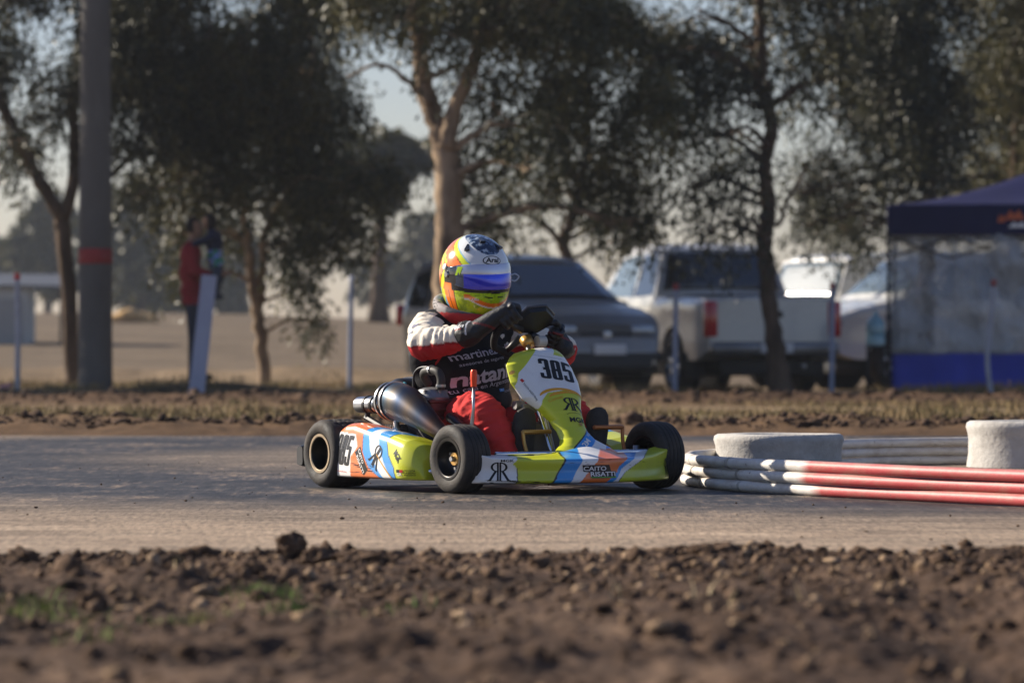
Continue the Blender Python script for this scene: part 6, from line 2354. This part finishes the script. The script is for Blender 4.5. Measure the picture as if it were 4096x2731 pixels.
# white double cab pickup seen from its left rear corner
pk = dict(top=[(-2.62, 0.60), (-2.60, 1.14), (-2.52, 1.18), (-0.86, 1.20), (-0.82, 1.22), (-0.62, 1.80), (-0.35, 1.87), (0.5, 1.87), (0.85, 1.80), (1.50, 1.24), (2.2, 1.10), (2.5, 1.00), (2.60, 0.80), (2.62, 0.55)],
          hw=0.90, belt=1.18, tum=0.26, sill=0.42, axles=(1.62, -1.48), arch=0.46, wr=0.38, taper=0.08,
          side=[([(-0.70, 1.24), (-0.56, 1.70), (-0.02, 1.77), (0.0, 1.22)], M_GLASS), ([(0.07, 1.22), (0.05, 1.77), (0.72, 1.72), (1.22, 1.24)], M_GLASSP)],
          screens=[('windscreen', 1.44, 0.90, 0.92, M_GLASSP), ('rear_window', -0.80, -0.64, 0.90, M_GLASS)],
          parts=[('tail_lamp', (-2.585, 0.80, 0.92), (0.10, 0.17, 0.44), M_TAIL), ('tail_lamp', (-2.585, -0.80, 0.92), (0.10, 0.17, 0.44), M_TAIL), ('rear_bumper', (-2.66, 0, 0.56), (0.16, 1.66, 0.17), mat('chrome_bumper', '#6f7073', 0.35, 0.8)),
                 ('tailgate_handle', (-2.625, 0, 0.98), (0.03, 0.24, 0.08), M_DARKP), ('number_plate', (-2.75, 0.0, 0.57), (0.015, 0.42, 0.12), M_PLATE),
                 ('headlamp', (2.45, 0.72, 0.93), (0.2, 0.3, 0.18), M_LAMP), ('headlamp', (2.45, -0.72, 0.93), (0.2, 0.3, 0.18), M_LAMP),
                 ('mirror', (1.15, 1.02, 1.24), (0.10, 0.22, 0.16), M_ALLOY), ('mirror', (1.15, -1.02, 1.24), (0.10, 0.22, 0.16), M_ALLOY), ('mud_flap', (-1.98, 0.78, 0.36), (0.02, 0.26, 0.3), M_DARKP), ('mud_flap', (-1.98, -0.78, 0.36), (0.02, 0.26, 0.3), M_DARKP),
                 ('exhaust', (-2.3, -0.45, 0.35), (0.4, 0.06, 0.06), M_ALLOY), ('rear_axle', (-1.48, 0, 0.36), (0.12, 1.3, 0.12), M_DARKP)])
M_WHITECAR = mat('white_car_paint', '#b9b8b3', 0.25, var=0.04, vscale=2, coat=0.6, dirt=0.2, dirt_col='#9a8a74', dscale=2)
root, half_, zt_ = vehicle('pickup_truck', 'white double cab pickup showing its tailgate and red tail lamp', (2.41, 50.1), (-0.292, 0.956), pk, M_WHITECAR)
# open load bed: dark floor well behind the cab
mb = MB().box((-1.70, 0, 1.216), (1.62, 1.50, 0.012))
mb.build('bed_cover', M_DARKP, root)
vehicle('pickup_truck', 'white pickup half hidden behind the left edge of the gazebo', (6.25, 54.1), (-0.9, -0.43), pk, mat('bright_white_paint', '#d5d4cf', 0.2, var=0.03, vscale=2, coat=0.6))
van = dict(top=[(-2.2, 0.6), (-2.18, 1.2), (-2.05, 1.80), (-1.8, 1.90), (0.9, 1.92), (1.18, 1.86), (1.52, 1.22), (2.1, 1.12), (2.3, 0.95), (2.34, 0.55)], hw=0.88, belt=1.15, tum=0.2, sill=0.35, axles=(1.45, -1.35), arch=0.42, wr=0.35,
           side=[([(-1.95, 1.22), (-1.88, 1.70), (-0.75, 1.74), (-0.72, 1.20)], M_GLASSP), ([(-0.62, 1.20), (-0.64, 1.74), (0.35, 1.74), (0.38, 1.20)], M_GLASSP), ([(0.48, 1.20), (0.46, 1.74), (0.80, 1.70), (1.22, 1.24)], M_GLASSP)],
           screens=[('windscreen', 1.49, 1.21, 0.92, M_GLASSP), ('rear_window', -2.16, -2.06, 0.86, M_GLASS)],
           parts=[('headlamp', (2.2, 0.7, 0.9), (0.16, 0.3, 0.2), M_LAMP), ('headlamp', (2.2, -0.7, 0.9), (0.16, 0.3, 0.2), M_LAMP), ('mirror', (1.1, 0.98, 1.25), (0.1, 0.2, 0.15), M_DARKP), ('mirror', (1.1, -0.98, 1.25), (0.1, 0.2, 0.15), M_DARKP), ('roof_rail', (-0.6, 0.62, 1.97), (2.2, 0.04, 0.04), M_ALLOY), ('roof_rail', (-0.6, -0.62, 1.97), (2.2, 0.04, 0.04), M_ALLOY)])
vehicle('passenger_van', 'white van with bright windows mostly hidden behind the pickup tailgate', (5.4, 57.9), (-0.81, -0.585), van, bpy.data.materials['bright_white_paint'])

# ================================================================== GAZEBO
M_BLUEC = mat('navy_canopy', '#161a45', 0.7, var=0.12, vscale=2, bump=0.2, bscale=8, spec=0.25)
def plastic_mat():
    m, nt, b = new_mat('clear_plastic_sheet')
    b.inputs['Base Color'].default_value = (0.42, 0.43, 0.43, 1)
    b.inputs['Roughness'].default_value = 0.14
    b.inputs['Specular IOR Level'].default_value = 0.7
    n1 = noise_node(nt, 2.2, 5, 0.6, stretch=(1, 1, 0.5))
    bp = nt.nodes.new('ShaderNodeBump')
    bp.inputs['Strength'].default_value = 0.8
    bp.inputs['Distance'].default_value = 0.4
    nt.links.new(n1.outputs['Fac'], bp.inputs['Height'])
    nt.links.new(bp.outputs[0], b.inputs['Normal'])
    t = nt.nodes.new('ShaderNodeBsdfTransparent')
    ms = nt.nodes.new('ShaderNodeMixShader')
    r = ramp(nt, n1.outputs['Fac'], [(0.38, (0.35,) * 3), (0.62, (0.8,) * 3)])
    nt.links.new(r.outputs[0], ms.inputs[0])
    nt.links.new(t.outputs[0], ms.inputs[1])
    nt.links.new(b.outputs[0], ms.inputs[2])
    nt.links.new(ms.outputs[0], nt.nodes['Material Output'].inputs['Surface'])
    return m
M_PLASTIC = plastic_mat()
gx0, gy0 = at(2041, 905, 47.6).x, 47.6
gaz = empty('gazebo', (gx0, gy0, float(gz(gx0, gy0))), R(-7))
tag(gaz, 'navy blue pop up gazebo with clear plastic wall and blue skirt', 'gazebo')
GW, GD, GZ0, GZ1, GP = 4.6, 3.0, 1.94, 2.30, 3.0
def gv(x, y, z):
    return (x, y, z)
V, F = [], []
n = 24
for i in range(n + 1):
    for j in range(n + 1):
        x, y = GW * i / n, GD * j / n
        u = max(abs(x - GW / 2) / (GW / 2), abs(y - GD / 2) / (GD / 2))
        z = GZ1 + (GP - GZ1) * ((1 - u) * 0.45 + 0.55 * (1 - u) ** 1.8) - 0.03 * math.sin(math.pi * u) * 1 + 0.012 * mnoise.noise(Vector((x * 3, y * 3, 0)))
        V.append((x - 0.0, y, z))
for i in range(n):
    for j in range(n):
        q = i * (n + 1) + j
        F.append((q, q + 1, q + n + 2, q + n + 1))
shell(mk('canopy', V, F, M_BLUEC, gaz), 0.004)
def cloth(name, x0, x1, y, z0, z1, m, amp, seed, alongy=False, nx=90, nz=30):
    V, F = [], []
    for i in range(nx + 1):
        for j in range(nz + 1):
            x = x0 + (x1 - x0) * i / nx
            z = z0 + (z1 - z0) * j / nz
            d = amp * (mnoise.noise(Vector((x * 2.6, z * 1.1, seed))) + 0.5 * mnoise.noise(Vector((x * 6, z * 3, seed + 4))) + 0.6 * mnoise.noise(Vector((x * 1.5 + z * 2.5, z - x, seed + 9))))
            V.append((y + d, x, z) if alongy else (x, y + d, z))
    for i in range(nx):
        for j in range(nz):
            q = i * (nz + 1) + j
            F.append((q, q + nz + 1, q + nz + 2, q + 1))
    return shell(mk(name, V, F, m, gaz), 0.002)
cloth('valance', -0.02, GW + 0.02, -0.02, GZ0, GZ1 + 0.005, M_BLUEC, 0.012, 1)
cloth('valance', -0.02, GW + 0.02, GD + 0.02, GZ0, GZ1 + 0.005, M_BLUEC, 0.012, 2)
cloth('valance', 0, GD, -0.025, GZ0, GZ1 + 0.005, M_BLUEC, 0.012, 3, True)
cloth('valance', 0, GD, GW + 0.025, GZ0, GZ1 + 0.005, M_BLUEC, 0.012, 4, True)
cloth('clear_wall', 0.03, GW - 0.03, 0.03, 0.50, GZ0 + 0.02, M_PLASTIC, 0.09, 6)
M_SKIRT = mat('blue_skirt', '#3644a8', 0.6, var=0.15, vscale=2, spec=0.3)
cloth('skirt', 0.03, GW - 0.03, 0.035, 0.0, 0.505, M_SKIRT, 0.04, 7)
cloth('skirt', 0.03, GW - 0.03, GD - 0.03, 0.0, 0.505, M_SKIRT, 0.04, 8)
for x in (0.0, GW):
    for y in (0.0, GD):
        leg = MB().box((x, y, 1.0), (0.045, 0.045, 2.0), None, 0.004).build('leg', M_DARKP, gaz)
        MB().box((x, y, 0.008), (0.11, 0.11, 0.016)).build('foot', M_DARKP, leg)
        for zc in (0.5, 0.95, 1.6, 1.85):
            MB().box((x, y, zc), (0.065, 0.065, 0.06), None, 0.006).build('bracket', M_DARKP, leg)
mb = MB()
for k in range(6):
    xa, xb = GW * k / 6, GW * (k + 1) / 6
    for s in (0, 1):
        MB().tube([(xa, 0.02, 1.92 if s else 1.66), (xb, 0.02, 1.66 if s else 1.92)], 0.012, 6).build('truss_bar', M_DARKP, gaz)
M_ORP = mat('orange_logo_print', '#c4623a', 0.7)
for k, (x, z, w, h, m) in enumerate([(1.52, 2.18, 0.26, 0.12, M_ORP), (1.56, 2.06, 0.24, 0.07, M_WHITEP), (1.36, 2.14, 0.10, 0.10, M_ORP)]):
    pts = [(x - w / 2, -0.036, z - h / 2), (x - w * 0.2, -0.036, z + h / 2), (x - w * 0.05, -0.036, z), (x + w * 0.2, -0.036, z + h / 2), (x + w / 2, -0.036, z - h / 2)]
    mk('logo', pts, [(0, 1, 2), (0, 2, 4), (2, 3, 4)], m, gaz, False)

# water bottle on its stand
wx = at(2011, 880, 47.2).x
ws = empty('bottle_stand', (wx, 47.2, float(gz(wx, 47.2))))
for sx in (-1, 1):
    for sy in (-1, 1):
        MB().tube([(sx * 0.10, sy * 0.10, 0), (sx * 0.09, sy * 0.09, 0.58)], 0.010, 8).build('leg', M_DARKP, ws)
MB().box((0, 0, 0.585), (0.24, 0.24, 0.02)).build('shelf', M_DARKP, ws)
tag(ws, 'dark metal stand holding a water bottle beside the gazebo', 'stand')
wb = upright(MB(), [(0, 0.0), (0.10, 0.0), (0.115, 0.02), (0.115, 0.10), (0.108, 0.12), (0.115, 0.14), (0.115, 0.24), (0.10, 0.30), (0.04, 0.36), (0.028, 0.38), (0.028, 0.42), (0, 0.42)], 28).build('water_bottle', mat('blue_bottle', '#7fa3ab', 0.12, spec=0.6))
wb.location = (wx, 47.2, ws.location.z + 0.597)
autosmooth(wb)
tag(wb, 'pale blue water bottle standing on the dark stand by the gazebo', 'bottle')

# ================================================================== FAR LEFT: shed, heap, litter
sx = at(-30, 795, 95)
sh = empty('white_shed', (sx.x, 95, float(gz(sx.x, 95)) - 0.1), R(3))
mb = MB().box((0, 1.2, 0.75), (2.0, 2.4, 1.5))
mb.build('wall', mat('whitewashed_wall', '#a9a9a4', 0.9, var=0.12, vscale=2), sh, False)
rf = MB().add([(-1.1, -0.15, 1.5), (1.9, -0.15, 1.46), (1.9, 2.6, 1.78), (-1.1, 2.6, 1.82), (-1.1, -0.15, 1.56), (1.9, -0.15, 1.52), (1.9, 2.6, 1.84), (-1.1, 2.6, 1.88)], [(3, 2, 1, 0), (4, 5, 6, 7), (0, 1, 5, 4), (1, 2, 6, 5), (2, 3, 7, 6), (3, 0, 4, 7)]).build('roof', mat('grey_sheet_roof', '#505256', 0.6, 0.3), sh, False)
for x in (1.8,):
    for y in (-0.05, 2.4):
        MB().tube([(x, y, 0), (x, y, 1.5)], 0.04, 8).build('post', M_DARKP, sh)
MB().box((0.55, -0.012, 0.6), (0.6, 0.03, 1.2)).build('door', mat('grey_door', '#8f8f8c', 0.7), sh, False)
tag(sh, 'low whitewashed shed with grey sheet roof far across the field', 'shed')
hp = at(300, 742, 118)
bl = [((rgx, rgy, rgz), (0.3, 0.3, 0.2)) for rgx, rgy, rgz in ((-0.4, 0, 0.1), (0, 0, 0.25), (0.35, 0.1, 0.15), (0.1, 0.3, 0.1), (0.6, 0, 0.05), (-0.15, -0.1, 0.2))]
hay = blob('straw_heap', bl, 0.06, mat('straw_yellow', '#b8935e', 0.95, var=0.3, vscale=6, bump=0.5, bscale=20))
hay.location = (hp.x, 118, float(gz(hp.x, 118)))
tag(hay, 'small tan heap lying far out on the dusty field', 'heap')
lp = at(12, 884, 45.2)
bag = blob('crumpled_bag', [((0, 0, 0.03), (0.06, 0.04, 0.035)), ((0.05, 0.01, 0.045), (0.03, 0.03, 0.04)), ((-0.05, 0, 0.025), (0.03, 0.03, 0.03))], 0.008, mat('pink_bag', '#c9908c', 0.5, var=0.4, vscale=30))
bag.location = (lp.x, 45.2, float(gz(lp.x, 45.2)))
tag(bag, 'small crumpled pink bag on the grass at the left border', 'litter')

# ================================================================== DUSTY AIR
hz, nt, b = new_mat('dusty_air')
nt.nodes.remove(b)
pv = nt.nodes.new('ShaderNodeVolumePrincipled')
pv.inputs['Color'].default_value = (0.84, 0.9, 1.0, 1)
pv.inputs['Density'].default_value = 0.0004
pv.inputs['Anisotropy'].default_value = 0.6
nt.links.new(pv.outputs[0], nt.nodes['Material Output'].inputs['Volume'])
o = MB().box((0, 245, 5.5), (2200, 580, 16.0)).build('haze', hz, None, False)
tag(o, 'thin dusty air over the whole place', None, None, 'stuff')
o.visible_shadow = True

bpy.data.scenes.remove(BENCH)
